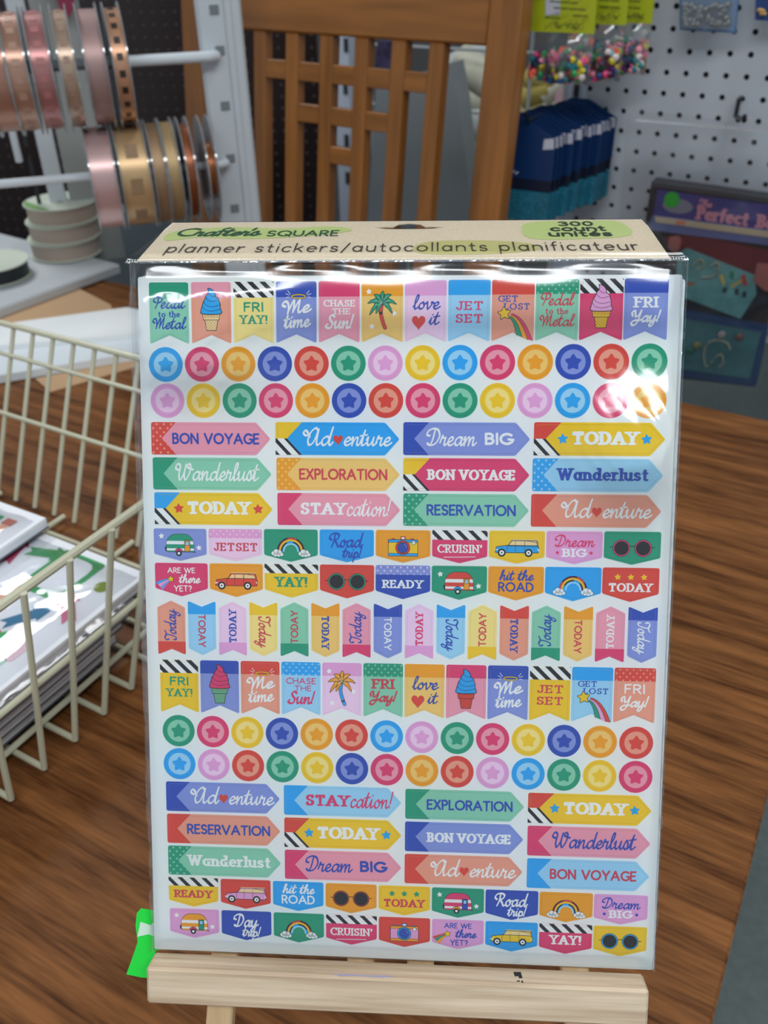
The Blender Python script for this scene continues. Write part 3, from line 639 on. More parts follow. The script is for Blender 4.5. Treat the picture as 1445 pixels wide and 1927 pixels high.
def arrow(root, cx, cy, w_, h, left, body, style, txt, inkc, extra=None, desc=''):
    x, y = w_/2, h/2
    out = roundpoly([(-x, -y), (x-6.2, -y), (x, 0), (x-6.2, y), (-x, y)], [1, .8, .8, .8, 1]); o = sticker(root, 'arrow_sticker', cx, cy, out, body, desc)
    b = PB(); pat = None
    if ':' in left: left, pat = left.split(':')
    if pat == 'stripe':
        b.flat(roundpoly([(-x, 0), (-x+5.0, 0), (-x+11.5, y), (-x, y)], [0, 0, 0, 1]), .13, ink(left))
        cv = roundpoly([(-x, -y), (-x+11.5, -y), (-x+5.0, 0), (-x, 0)], [.2, 0, 0, 0]); stripes(b, cv, .13, -x, -x+11.5, -y, 0, 5.2, 2.1, slope=.93, ph=5.0)
    else:
        for cv in ([(-x, 0), (-x+4.7, 0), (-x+11, y), (-x, y)], [(-x, -y), (-x+11, -y), (-x+4.7, 0), (-x, 0)]):
            rr = [0, 0, 0, 1] if cv[0][1] == 0 else [1, 0, 0, 0]; b.flat(roundpoly(cv, rr), .13, ink(left))
            if pat: dots(b, cv, pat, .15, -x, -x+11, -y, y, 3.2, .5)
    sub('tail_chevron', o, b)
    p = PB(); m = ink(inkc); Z = .17; c = 2.2
    if txt == 'Adventure':
        text(p, 'Ad', 'script', c-10.6, -3.0, 13, 8.0, m, Z, weight=.72); text(p, 'enture', 'script', c+10.6, -3.0, 21.5, 7.4, m, Z, weight=.75)
        q = PB(); q.flat(heart(c-1.9, -.3, 4.2), .2, ink('red')); sub('heart', o, q)
    elif txt == 'Wanderlust' and style == 'script': text(p, txt, 'script', c, -3.0, 37, 7.8, m, Z, weight=.72)
    elif txt == 'Wanderlust': text(p, txt, 'slab', c, -2.3, 38.5, 5.2, m, Z, weight=1.15)
    elif txt == 'Dream BIG': text(p, 'Dream', 'script', c-8.8, -3.0, 22, 7.6, m, Z, weight=.72); text(p, 'BIG', 'sans', c+11.5, -2.5, 12, 5.2, m, Z, weight=1.45)
    elif txt == 'STAYcation!': text(p, 'STAY', 'slab', c-9.0, -2.3, 20.0, 5.2, m, Z, weight=1.2); text(p, 'cation!', 'script', c+10.6, -2.8, 20, 8.0, m, Z, weight=.6)
    elif txt == 'TODAY':
        text(p, txt, 'slab', c+.3, -2.4, 28, 5.6, m, Z, weight=1.4)
        
        for s_ in (-1, 1): q = PB(); q.flat(star(c+s_*17.6, 0, 2.5, 5, .5), .2, ink(extra)); sub('star', o, q)
    elif style == 'slab': text(p, txt, 'slab', c, -2.3, 37.5, 4.5, m, Z, weight=1.2)
    else: text(p, txt, 'sans', c, -2.4, 38.5, 4.8, m, Z, weight=1.2)
    sub('lettering', o, p)
AR1 = [[('red:salmon', 'pink', 'sans', 'BON VOYAGE', 'blue'), ('yellow:stripe', 'sky', 'script', 'Adventure', 'white'), ('blue', 'lblue', 'script', 'Dream BIG', 'white'), ('red:stripe', 'yellow', 'slab', 'TODAY', 'white', 'sky')],
       [('green', 'lgreen', 'script', 'Wanderlust', 'white'), ('orange:lorange', 'lorange', 'sans', 'EXPLORATION', 'redtext'), ('yellow:stripe', 'mag', 'slab', 'BON VOYAGE', 'white'), ('sky:lsky', 'lsky', 'slab', 'Wanderlust', 'blue')],
       [('sky:stripe', 'yellow', 'slab', 'TODAY', 'white', 'red'), ('mag', 'pink', 'slab', 'STAYcation!', 'white'), ('green:lgreen', 'lgreen', 'sans', 'RESERVATION', 'blue'), ('red', 'salmon', 'script', 'Adventure', 'white')]]
AR2 = [[('blue', 'lblue', 'script', 'Adventure', 'white'), ('sky', 'lsky', 'slab', 'STAYcation!', 'mag'), ('green', 'lgreen', 'sans', 'EXPLORATION', 'blue'), ('red:stripe', 'yellow', 'slab', 'TODAY', 'white', 'sky')],
       [('red', 'salmon', 'sans', 'RESERVATION', 'blue'), ('red:stripe', 'yellow', 'slab', 'TODAY', 'white', 'sky'), ('blue', 'lblue', 'slab', 'BON VOYAGE', 'white'), ('mag', 'pink', 'script', 'Wanderlust', 'blue')],
       [('green:lgreen', 'lgreen', 'slab', 'Wanderlust', 'white'), ('mag', 'pink', 'script', 'Dream BIG', 'blue'), ('red', 'salmon', 'script', 'Adventure', 'white'), ('sky', 'lsky', 'sans', 'BON VOYAGE', 'redtext')]]
def arrows(root, rows, xs0, xs1, yl, yr, pitch, h, wd):
    for r, row in enumerate(rows):
        for i, a in enumerate(row):
            f = i/3; x0 = xs0[i]+(xs1[i]-xs0[i])*r/2; y = yl+(yr-yl)*f+pitch*r
            arrow(root, x0+wd[i]/2, y+h/2, wd[i], h, *a[:5], extra=a[5] if len(a) > 5 else None, desc='%s arrow sticker reading %s' % ({'lblue': 'pale blue', 'lgreen': 'pale green', 'lorange': 'pale orange', 'lsky': 'pale sky blue', 'mag': 'crimson', 'sky': 'bright blue'}.get(a[1], a[1]), a[3]))
def tagst(root, cx, y0, w_, hs, ht, spec):
    x, t = w_/2, ht/2; kind, col = spec[0], spec[1]
    out = roundpoly([(-x, t), (-x, t-hs), (0, -t), (x, t-hs), (x, t)], [1, .8, .5, .8, 1])
    o = sticker(root, 'tag_sticker', cx, y0+ht/2, out, col, spec[-1]); p = PB(); Z = .17
    def band(b, hgt=4.1):
        q = PB(); rect = [(-x, t-hgt), (x, t-hgt), (x, t), (-x, t)]
        if b == 'stripe': stripes(q, rect, .13, -x, x, t-hgt, t, 5.6, 2.3, ph=2.6)
        else: rect = roundpoly(rect, [0, 0, 1, 1]); q.flat(rect, .13, ink(b)); dots(q, rect, DOTS[b], .15, -x, x, t-hgt, t)
        sub('band', o, q)
    if kind == 'camper': pic_camper(o, *spec[2:5])
    elif kind == 'rainbow': pic_rainbow(o)
    elif kind == 'camera': pic_camera(o, *spec[2:5])
    elif kind == 'car': pic_car(o, spec[2])
    elif kind == 'glasses': pic_glasses(o, spec[2])
    elif kind == 'word':
        if spec[3]: band(spec[3])
        m = ink(spec[4]); text(p, spec[2], 'slab', 0, -2.6, min(19.5, 3.3*len(spec[2])+1.2), 3.6 if len(spec[2]) > 4 else 4.4, m, Z, weight=.95 if len(spec[2]) > 5 else 1.15)
        if spec[2] == "CRUISIN'": pen(p, [(-6.8, -4.6), (6.8, -4.3)], Z, m, .14)
    elif kind == 'trip':
        m = ink(spec[3]); text(p, spec[2], 'script', -.4, -.6, 15 if spec[2] == 'Road' else 12, 6.4, m, Z, weight=.85); text(p, 'trip!', 'script', 2.2, -5.2, 9, 4.8, m, Z, weight=.95)
    elif kind == 'dream':
        text(p, 'Dream', 'script', 0, .4, 17.5, 5.2, ink(spec[2]), Z, weight=.8); q = PB(); text(q, 'BIG', 'slab', 0, -4.0, 10, 3.6, ink('white'), Z, weight=1.3); sub('white_lettering', o, q)
        
        for s_ in (-1, 1): q = PB(); q.flat(star(s_*7.2, -2.2, 1.0, 5, .5), .2, ink(spec[2])); sub('star', o, q)
    elif kind == 'hit':
        m = ink(spec[2]); text(p, 'hit', 'script', -4.2, 1.4, 6.8, 4.6, m, Z, weight=1.0); text(p, 'the', 'script', 4.0, 1.4, 7.4, 4.6, m, Z, weight=1.0); text(p, 'ROAD', 'sans', 0, -3.6, 15.4, 4.2, m, Z, weight=1.15)
    elif kind == 'today':
        text(p, 'TODAY', 'slab', 0, -3.0, 18.6, 3.7, ink(spec[2]), Z, weight=1.15); 
        for s_ in (-1, 0, 1): q = PB(); q.flat(star(s_*5.6, 3.4, 1.6, 5, .5), .2, ink(spec[3])); sub('star', o, q)
    elif kind == 'yet':
        m = ink(spec[2]); text(p, 'ARE WE', 'sans', 0, 3.0, 12.5, 2.5, m, Z, weight=1.1); text(p, 'there', 'script', 3.6, -1.4, 10, 4.0, m, Z, weight=1.1); text(p, 'YET?', 'sans', .6, -5.3, 8.2, 2.8, m, Z, weight=1.1)
        pic_comet(o, spec[3], [(-2.6, -7.2), (.6, -8.6), (3.6, -9.6), (6.4, -9.0)], .62, -5.8-.9, .8, True) if False else comet_small(o, spec[3], x, t-hs)
    sub('lettering', o, p)
def comet_small(par, tails, x, yb):
    p = PB(); n = len(tails); E_ = []
    for k in range(n+1):
        a = (-5.2+.3*k/n, -.4-1.5*k/n+.9); c = (-x+.15+3.2*k/n, yb+2.6-3.6*k/n+1.4*(k/n)*(1-k/n))
        E_.append([((1-t)**2*a[0]+2*t*(1-t)*(-x+4.2+1.2*k/n)+t*t*c[0], (1-t)**2*a[1]+2*t*(1-t)*(.3-1.6*k/n)+t*t*c[1]) for t in [i/6 for i in range(7)]])
    for k, t in enumerate(tails): p.flat(E_[k]+E_[k+1][::-1], .16, ink(t))
    outlined(p, star(-4.7, .3, 1.75, 8, .5), .2, 'yellow', .08); sub('shooting_star', par, p)
TG = [[('camper', 'lblue', 'green', 'orange', 'mag', 'blue tag sticker with a green striped camper'), ('word', 'llilac', 'JETSET', 'lilac', 'redtext', 'pale lilac tag sticker JETSET'), ('rainbow', 'green', 'green tag sticker with a rainbow, upper block'),
       ('trip', 'sky', 'Road', 'blue', 'bright blue tag sticker Road trip!'), ('camera', 'orange', 'yellow', 'sky', 'red', 'orange tag sticker with a yellow camera'), ('word', 'mag', "CRUISIN'", 'stripe', 'white', "crimson tag sticker CRUISIN' in the upper block"),
       ('car', 'yellow', 'sky', 'yellow tag sticker with a blue station wagon'), ('dream', 'lilac', 'mag', 'lilac tag sticker Dream BIG in crimson and white'), ('glasses', 'green', 'mag', 'green tag sticker with round sunglasses')],
      [('yet', 'mag', 'white', ('sky', 'lilac', 'lblue'), 'crimson tag sticker ARE WE there YET?'), ('car', 'orange', 'red', 'orange tag sticker with a red station wagon'), ('word', 'yellow', 'YAY!', 'stripe', 'green', 'yellow tag sticker YAY!'),
       ('glasses', 'red', 'green', 'red tag sticker with round sunglasses'), ('word', 'blue', 'READY', 'lblue', 'white', 'blue tag sticker READY'), ('camper', 'green', 'red', 'orange', 'sky', 'green tag sticker with a red striped camper'),
       ('hit', 'orange', 'blue', 'orange tag sticker hit the ROAD'), ('rainbow', 'sky', 'bright blue tag sticker with a rainbow'), ('today', 'red', 'white', 'yellow', 'red tag sticker TODAY with three yellow stars')],
      [('word', 'yellow', 'READY', 'stripe', 'redtext', 'yellow tag sticker READY'), ('car', 'red', 'lilac', 'red tag sticker with a lilac station wagon'), ('hit', 'sky', 'white', 'bright blue tag sticker hit the ROAD'),
       ('glasses', 'orange', 'brown', 'orange tag sticker with round sunglasses'), ('today', 'yellow', 'redtext', 'green', 'yellow tag sticker TODAY with three green stars'), ('camper', 'green', 'mag', 'blue', 'orange', 'green tag sticker with a crimson striped camper'),
       ('trip', 'blue', 'Road', 'white', 'dark blue tag sticker Road trip!'), ('rainbow', 'orange', 'orange tag sticker with a rainbow'), ('dream', 'lilac', 'blue', 'lilac tag sticker Dream BIG in blue and white')],
      [('camper', 'lilac', 'orange', 'green', 'mag', 'lilac tag sticker with an orange striped camper'), ('trip', 'blue', 'Day', 'white', 'dark blue tag sticker Day trip!'), ('rainbow', 'green', 'green tag sticker with a rainbow, bottom row'),
       ('word', 'mag', "CRUISIN'", 'stripe', 'white', "crimson tag sticker CRUISIN' in the bottom row"), ('camera', 'red', 'lilac', 'orange', 'sky', 'red tag sticker with a lilac camera'), ('yet', 'lilac', 'blue', ('red', 'green', 'orange'), 'lilac tag sticker ARE WE there YET?'),
       ('car', 'sky', 'yellow', 'bright blue tag sticker with a yellow station wagon'), ('word', 'mag', 'YAY!', 'stripe', 'white', 'crimson tag sticker YAY!'), ('glasses', 'yellow', 'sky', 'yellow tag sticker with round sunglasses')]]
def ribbon(root, cx, y0, w_, h, up, body, tail, style, inkc, n):
    x, t = w_/2, h/2
    if up: out = roundpoly([(-x, t-3.0), (-x, -t), (0, -t+2.6), (x, -t), (x, t-3.0), (0, t)], [.7, .9, 0, .9, .7, .5]); tl = [(-x, -t+6.0), (-x, -t), (0, -t+2.6), (x, -t), (x, -t+6.0)]; rr = [0, .9, 0, .9, 0]
    else: out = roundpoly([(-x, t), (-x, -t+3.0), (0, -t), (x, -t+3.0), (x, t), (0, t-2.6)], [.9, .7, .5, .7, .9, 0]); tl = [(-x, t), (-x, t-6.0), (x, t-6.0), (x, t), (0, t-2.6)]; rr = [.9, 0, 0, .9, 0]
    o = sticker(root, 'ribbon_sticker', cx, y0+h/2, out, body)
    q = PB(); q.flat(roundpoly(tl, rr), .13, ink(tail)); sub('tail', o, q)
    p = PB(); m = ink(inkc); rot = 90 if up else -90
    # text frame: along = local y
    word = 'Today' if style == 'script' else 'TODAY'; hgt = 5.4 if style == 'script' else 3.3
    text(p, word, style, 1.2, -hgt*.5+(.6 if style == 'script' else 0), 15 if style != 'script' else 14.5, hgt, m, .17, rot=rot, weight=.75 if style == 'script' else (1.15 if style == 'sans' else 1.0))
    sub('lettering', o, p)
RB = [('salmon', 'red', 'script', 'blue'), ('lsky', 'sky', 'sans', 'redtext'), ('llilac', 'lilac', 'slab', 'blue'), ('lyellow', 'yellow', 'script', 'redtext'), ('lgreen', 'green', 'sans', 'redtext'), ('lorange', 'orange', 'slab', 'blue'),
      ('pink', 'mag', 'script', 'blue'), ('lblue', 'blue', 'sans', 'white'), ('llilac', 'lilac', 'slab', 'mag'), ('lsky', 'sky', 'script', 'blue'), ('lyellow', 'yellow', 'sans', 'redtext'), ('salmon', 'red', 'slab', 'blue'),
      ('lgreen', 'green', 'script', 'blue'), ('lorange', 'orange', 'sans', 'redtext'), ('pink', 'mag', 'slab', 'white'), ('lblue', 'blue', 'script', 'white')]

sheet = make_sheet('white sheet of colourful planner stickers in a clear sleeve on the wooden easel', 0, 0, 0)
for i, (band, body, cont, d) in enumerate(FL1):
    f = i/11; wd = 17.1+.9*f; flag(sheet, i, 4.8+(206.2-4.8)*f+wd/2, 2.4-1.0*f, wd, 26.0-.6*f, 3.7, 6.8-.9*f, band, body, cont, d)
rounds(sheet, 11.4, 37.1, 217.5, 35.5, 'sky mag orange blue red green lilac yellow sky mag orange blue red green'.split(), 7.45)
rounds(sheet, 11.8, 52.6, 217.7, 51.8, 'lilac yellow green mag orange blue red mag green yellow lilac sky mag orange'.split(), 7.45)
arrows(sheet, AR1, (4.3, 59.0, 114.4, 170.1), (5.0, 59.6, 114.6, 169.6), 61.9, 61.1, 15.35, 14.1, (52.5, 53.8, 54.2, 55.3))
tagy = [(4.3, 201.1, 108.6, 107.6, 23.6, 24.1, 11.4, 14.4), (4.5, 200.9, 124.0, 123.3, 23.7, 24.2, 11.4, 15.0), (7.4, 201.8, 270.8, 272.1, 23.1, 23.9, 11.2, 14.2), (7.6, 202.0, 286.1, 287.2, 23.1, 23.8, 11.2, 14.3)]
for row, (xl, xr, yl, yr, wl, wr, hs, ht) in zip(TG, tagy):
    for i, spec in enumerate(row):
        f = i/8; wd = wl+(wr-wl)*f; tagst(sheet, xl+(xr-xl)*f+wd/2, yl+(yr-yl)*f, wd, hs, ht, spec)
for i, (body, tail, st_, ik) in enumerate(RB):
    f = i/15; ribbon(sheet, 5.2+(212.6-5.2)*f+6.2, 141.0-.7*f, 12.5, 24.6+.3*f, i % 2 == 0, body, tail, st_, ik, i)
for i, (band, body, cont, d) in enumerate(FL2):
    f = i/11; wd = 17.4+.4*f; flag(sheet, i, 5.7+(207.5-5.7)*f+wd/2, 168.0-.5*f, wd, 24.3+.6*f, 3.7, 6.0, band, body, cont, d)
rounds(sheet, 13.6, 200.9, 217.9, 201.3, 'green mag yellow blue orange red sky lilac green mag yellow blue orange red'.split(), 7.35)
rounds(sheet, 13.7, 216.4, 218.2, 216.9, 'sky lilac red green yellow blue mag orange red lilac sky green yellow mag'.split(), 7.35)
arrows(sheet, AR2, (7.2, 61.4, 116.5, 171.3), (7.5, 61.6, 116.4, 171.5), 224.9, 225.5, 15.35, 14.0, (52.4, 53.4, 53.2, 54.5))
make_sheet('plain back of a second sticker sheet peeking out right behind the front sheet', -1.1, 2.2, -.6, -.25)
make_sheet('lowest sticker sheet of the sleeve, edge showing at its top right corner', -1.9, 1.2, .8, -.1)

# ------------------------------------------------------------------ clear sleeve with the folded-back header card
FD = np.array([0, 26.47, -50.5]); FL = np.linalg.norm(FD); FD = FD/FL; FN = np.array([0, -FD[2], FD[1]])      # header direction and normal, sheet-local
T = Thing('clear_sleeve', 'clear plastic sleeve with folded kraft header card around the sticker sheet', 'packaging', sl(114, -308, 0))
flm = film('sleeve_film', gloss=0.034, rough=0.13, tint=(0.985, 0.99, 0.995), bump=0.25, bscale=14, bdist=0.004)
flm_e = film('sleeve_edge_film', gloss=0.10, rough=0.06, tint=(0.93, 0.95, 0.97), bump=0.9, bscale=60, bdist=0.003)
def film_surface(m):
    # profile down the front: sheet-local (y, z), from the far header edge over the crease to the bottom
    prof = []
    for k in range(7): prof.append((5.8+FD[1]*FL*(1-k/6)+FN[1]*.5, 5.0+FD[2]*FL*(1-k/6)+FN[2]*.5))
    prof += [(6.0, 5.0), (5.2, 4.2), (4.0, 4.2), (2.5, 4.4), (1.0, 4.65), (-.8, 4.95), (-3, 5.3), (-5.5, 5.6), (-8, 5.7), (-11, 5.5), (-15, 4.9), (-19, 4.0), (-23, 3.2)]
    y = -27
    while y > -306: prof.append((y, 2.8)); y -= (4 if y > -90 else 8)
    prof += [(-304, 2.2), (-307.6, .2)]
    return prof
prof = film_surface(flm); NX = 80; mb = MB(); vs = []; fs = []
rnd = random.Random(3)
wv = [(rnd.uniform(.02, .07), rnd.uniform(0, 6), rnd.uniform(.01, .04)) for _ in range(6)]
for j, (y, z) in enumerate(prof):
    for i in range(NX+1):
        u = i/NX; xl, xr = (-3.2+1.7*max(0, min(1, -y/300)), 229.8) if y < 6 else (-3.2+6.5*(y-5.8)/27, 229.8-6.5*(y-5.8)/27)
        x = xl+(xr-xl)*u; e = min(u, 1-u)*235
        zz = z
        if y < 4: zz = z*(1-math.exp(-e/2.2))+.3*sum(a*20*math.sin(f_*x+ph+y*.02) for f_, ph, a in wv)*.5
        if y < 4 and y > -30: zz += .35*math.sin(x*.10+y*.12)*math.exp(y/9)*(1-math.exp(-e/6))
        if -150 < y < -10 and x > 130: zz += 8.6*math.exp(-((x-214)/28)**2-((y+68)/23)**2)*(1+.12*math.sin(x*.7+y*.4))      # the sleeve billows out at the right edge
        if y > -115 and y < -3: zz += 6.6*math.exp(-((x-14)/40)**2-((y+25+.05*x)/21)**2)*(1+.1*math.sin(x*.35-y*.5))
        vs.append(sl(x, y, zz))
for j in range(len(prof)-1):
    for i in range(NX): a = j*(NX+1)+i; fs.append((a, a+NX+1, a+NX+2, a+1))
mb.add(vs, fs, flm); T.part('front_film', mb, smooth=2)
mb = MB()
mb.add([sl(-3.2, 5.6, -3.4), sl(229.8, 5.6, -3.4), sl(229.8, -307.8, -3.4), sl(-1.5, -307.8, -3.4)], [(0, 1, 2, 3)], film('sleeve_back_film', .03, .1, (.96, .97, .98)))
T.part('back_film', mb)
for nm, xa, xb, x2, x3 in (('side_seam', -3.6, -1.0, -2.0, .4), ('side_seam', 229.9, 232.0, 228.6, 230.6)):   # sealed, slightly crinkled side edges
    mb = MB(); vs = []; n = 60
    for k in range(n+1):
        y = 5.5-313.3*k/n; f = k/n; w_ = .5*math.sin(k*1.7)+.4*math.sin(k*.63+1)
        for q in range(5):
            t = q/4; vs.append(sl((xa+(x2-xa)*f)*(1-t)+(xb+(x3-xb)*f)*t, y, (w_+.6)*math.sin(PI*t)*(.6 if nm == 'x' else 1)-.3))
    mb.add(vs, [(k*5+q, (k+1)*5+q, (k+1)*5+q+1, k*5+q+1) for k in range(n) for q in range(4)], flm_e); T.part(nm, mb, smooth=2)
# serrated crease strip
mb = MB(); seam = film('crease_film', .35, .15, (.9, .92, .94), bump=.4, bscale=300)
for k in range(210):
    x = -2.8+k*1.11; a, b, c = sl(x, 5.2, 6.25), sl(x+1.0, 5.2, 6.25), sl(x+.5, 6.1, 6.0); mb.add([a, b, c], [(0, 1, 2)], mat('serration', (196, 200, 200), .4))
mb.tube([sl(-3, 5.0, 6.2), sl(230, 5.0, 6.2)], .00035, seam, 6); T.part('serrated_fold', mb, kind='stuff')
# kraft card; frame origin at the crease left, X along crease, Y towards the far edge
HF = (sl(1.2, 5.8, 4.6), SX, (SYu*FD[1]+SN*FD[2]), (SYu*FN[1]+SN*FN[2])); HW, HL = .2222, .0570
kraft = mat('kraft_card', (226, 212, 188), .8, bump=.3, bscale=900, var=.07, spec=.2)
slot_u = [(.098, .0462), (.1035, .0475), (.1065, .0470), (.109, .0515), (.114, .0530), (.119, .0515), (.1215, .0470), (.1245, .0475), (.130, .0462)]
slot_l = [(.098, .0462), (.103, .0445), (.108, .0440), (.120, .0440), (.125, .0445), (.130, .0462)]
mb = MB()
mb.prism([(0, 0), (HW, 0), (HW, .0462)]+slot_l[::-1]+[(0, .0462)], -.0004, 0, kraft, HF)
mb.prism([(0, .0462)]+slot_u+[(HW, .0462), (HW-.001, HL), (.001, HL)], -.0004, 0, kraft, HF)
card = T.part('header_card', mb)
mb = MB(); hgreen = mat('header_green', (196, 210, 142), .8, spec=.2); hg2 = mat('header_pale_green', (200, 196, 136), .8, spec=.2)
mb.flat(catmull([(.006, .028), (.003, .036), (.008, .044), (.03, .049), (.055, .046), (.078, .049), (.088, .042), (.07, .034), (.04, .030), (.02, .033)], 3, True), .0001, hgreen, HF)
mb.flat(catmull([(.168, .028), (.165, .045), (.172, .054), (.2, .0555), (.211, .052), (.212, .032), (.19, .027)], 3, True), .0001, hgreen, HF)
mb.flat(catmull([(.12, .008), (.118, .02), (.13, .026), (.16, .024), (.172, .014), (.15, .007)], 3, True), .0001, hg2, HF)
T.part('green_wash', mb, parent=card)
PENS = ZU; ZU = 0.000004; mb = MB(); tk = mat('header_print', (70, 62, 54), .8)
text(mb, "planner stickers/autocollants planificateur", 'thin', HW/2-.0005, .0105, .203, .0118, tk, .0003, fr=HF, weight=.72)
tk2 = mat('header_logo_print', (36, 92, 60), .8)
text(mb, "Crafter's", 'script', .027, .0345, .040, .0120, tk2, .0003, fr=HF, weight=.9); text(mb, "SQUARE", 'sans', .066, .0335, .033, .0085, tk2, .0003, fr=HF, weight=.8)
tk3 = mat('header_count_print', (40, 60, 40), .8)
text(mb, "300", 'sans', .190, .0465, .016, .0068, tk3, .0003, fr=HF, weight=1.1); text(mb, "count", 'sans', .190, .0385, .025, .0078, tk3, .0003, fr=HF, weight=1.1); text(mb, "unités", 'sans', .190, .0305, .028, .0078, tk3, .0003, fr=HF, weight=1.1)
T.part('lettering', mb, parent=card); ZU = PENS

# ------------------------------------------------------------------ wooden table-top easel
pine_d, pine_l = (214, 186, 148), (240, 216, 180)
pine = wood('pine_wood', (176, 150, 122), (230, 210, 182), SX, scale=9, stretch=22, rough=.6, bump=.25)
pine_up = wood('pine_wood_upright', (190, 156, 116), (222, 192, 150), SYu, scale=5, stretch=16, rough=.6, bump=.2)
E = Thing('table_easel', 'small unpainted pine easel whose ledge carries the sticker sheet', 'easel', (0.02, 0.30, 0))
SAX = (SX, SYu, SN)
mb = MB(); mb.box(sl(112.2, -318.4, 4.6), (.2256, .0178, .0128), pine, (SX*math.cos(.006)-SYu*math.sin(.006), SYu*math.cos(.006)+SX*math.sin(.006), SN), bev=.0012)
ledge = E.part('ledge', mb)
mb = MB(); pm = mat('pencil_mark', (40, 42, 40), .8)
LF = (sl(0, -309.43, 0), SX, SN, -SYu)
LY = lambda x: -309.44-.006*(x-112)
mb.add([sl(166.2+a, LY(166.2+a), b) for a, b in ((0, 2.0), (3.4, 1.8), (3.8, 6.2), (2.2, 6.4), (2.0, 5.0), (.4, 5.2))], [(0, 5, 4, 3, 2, 1)], pm)
mb.add([sl(167.2+a, LY(167.2+a), b) for a, b in ((0, 8.0), (1.4, 8.0), (1.4, 8.8), (0, 8.8))], [(0, 3, 2, 1)], pm); mb.add([sl(169.2+a, LY(169.2+a), b) for a, b in ((0, 8.0), (.8, 8.0), (.8, 9.4), (0, 9.4))], [(0, 3, 2, 1)], pm)
E.part('ink_mark', mb, parent=ledge)
mb = MB(); pv = mat('violet_smudge', (168, 164, 196), .8)
mb.add([sl(x, LY(x), z) for x, z in ((84, 9.3), (92, 8.9), (100, 9.1), (109, 8.6), (113, 9.4), (106, 10.2), (96, 10.0), (88, 10.4))], [tuple(range(8))[::-1]], pv); E.part('violet_smudge', mb, parent=ledge)
def down_to_table(x, y, z, lean):        # leg from a sheet-local point to the table
    a = sl(x, y, z); return a
for nm, xt, xb in (('front_leg', 60, 30), ('front_leg', 165, 197)):
    a = sl(xt, -7, -9); b0 = sl(xb, -330, -9); d = b0-a; t = -a[2]/d[2]; b = a+d*t*.985
    d = (b-a)/np.linalg.norm(b-a); x = SX-d*(SX@d); x /= np.linalg.norm(x); y = np.cross(d, x)
    mb = MB(); mb.box((a+b)/2, (.0125, .009, np.linalg.norm(b-a)), pine_up, (x, y, d), bev=.0008); E.part(nm, mb)
for xc in (96, 124):
    mb = MB(); a, b = sl(xc, -7, -9), sl(xc, -324, -9); d = (b-a)/np.linalg.norm(b-a)
    mb.box((a+b)/2, (.0125, .009, np.linalg.norm(b-a)), pine_up, (SX, np.cross(d, SX), d), bev=.0008); E.part('centre_slat', mb)
mb = MB(); mb.box(sl(112, -60, -16), (.150, .016, .008), pine, SAX, bev=.0008); E.part('crossbar', mb)
mb = MB(); a = sl(112, -12, -20); b = np.array([a[0]+.01, a[1]+.10, 0.004]); d = (b-a)/np.linalg.norm(b-a); mb.box((a+b)/2, (.014, .010, np.linalg.norm(b-a)), pine_up, (SX, np.cross(d, SX)/np.linalg.norm(np.cross(d, SX)), d), bev=.0008); E.part('rear_leg', mb)
# fluorescent tape wrapped round the ledge's left end
mb = MB(); tg = mat('green_tape', (40, 226, 74), .55, spec=.3)
pts = catmull([(-15.5, -322), (-9.5, -307), (-10.5, -294), (-7.5, -289.5), (-2, -290.5), (4, -292), (22, -307.5), (22, -308.4), (6, -309), (-.5, -311), (-1.8, -320), (-2.0, -323.5)], 2, True)
mb.prism([(a*MM, b*MM) for a, b in [(-15.5, -323), (-12.2, -314), (-9.6, -306.5), (-10.4, -298), (-9.6, -292), (-7.6, -289.6), (-2, -290.4), (3.5, -289), (5.2, -297), (22, -306.8), (22, -308.6), (3, -308.9), (-1.3, -311), (-1.6, -324.5), (-8, -324.3)]][::-1], -.0003, 0, tg, (sl(0, 0, -4.5), SX, SYu, SN))
tape = single('tape_strip', mb, 'torn fluorescent green tape stuck behind the left end of the easel ledge', 'tape', sl(-8, -310, -4.5))
mb = MB(); mb.prism([(-.0078, -.2960), (-.003, -.2975), (.0015, -.2930), (.002, -.3040), (-.004, -.3020), (-.0095, -.3035)][::-1], 0, .0002, mat('tape_backing', (214, 240, 222), .6), (sl(0, 0, -4.2), SX, SYu, SN))
mb.build('curled_corner', tape, off=sl(-8, -310, -4.5))

# ------------------------------------------------------------------ table, floor, walls
laminate = wood('table_laminate', (74, 42, 20), (142, 92, 52), UD, scale=6.5, stretch=13, rough=.46, bump=.12, coat=0, spec=.12, fine=1.3)
TU0, TU1, TV0, TV1 = -1.9, .036, -.30, 1.112
Tb = Thing('table', 'dark wood-grain laminate table under the easel and basket', 'table', uvw(-.6, .4, -.72))
mb = MB(); mb.box(uvw((TU0+TU1)/2, (TV0+TV1)/2, -.0125), (TU1-TU0, TV1-TV0, .025), laminate, (UD, VD, ZD), bev=.002); Tb.part('tabletop', mb)
mt = mat('table_leg_metal', (60, 62, 64), .5, .6)
for a in (TU0+.08, TU1-.08):
    for b in (TV0+.08, TV1-.08): mb = MB(); mb.box(uvw(a, b, -.3725), (.04, .04, .695), mt, (UD, VD, ZD), bev=.003); Tb.part('leg', mb)
mb = MB(); mb.box((0, 1.0, -.745), (9, 9, .05), mat('floor_vinyl', (104, 114, 112), .5, var=.12, bscale=60, bump=.05)); struct('floor', mb)
mb = MB(); mb.box((0, .5, CEIL+.03), (9, 8, .06), mat('ceiling_tile', (205, 208, 210), .9)); struct('ceiling', mb)
LL = {(0, 0): 'long row of fluorescent ceiling light behind the camera', (0, 1): 'fluorescent ceiling light over the ribbon rack', (1, 1): 'fluorescent ceiling light over the pegboard'}
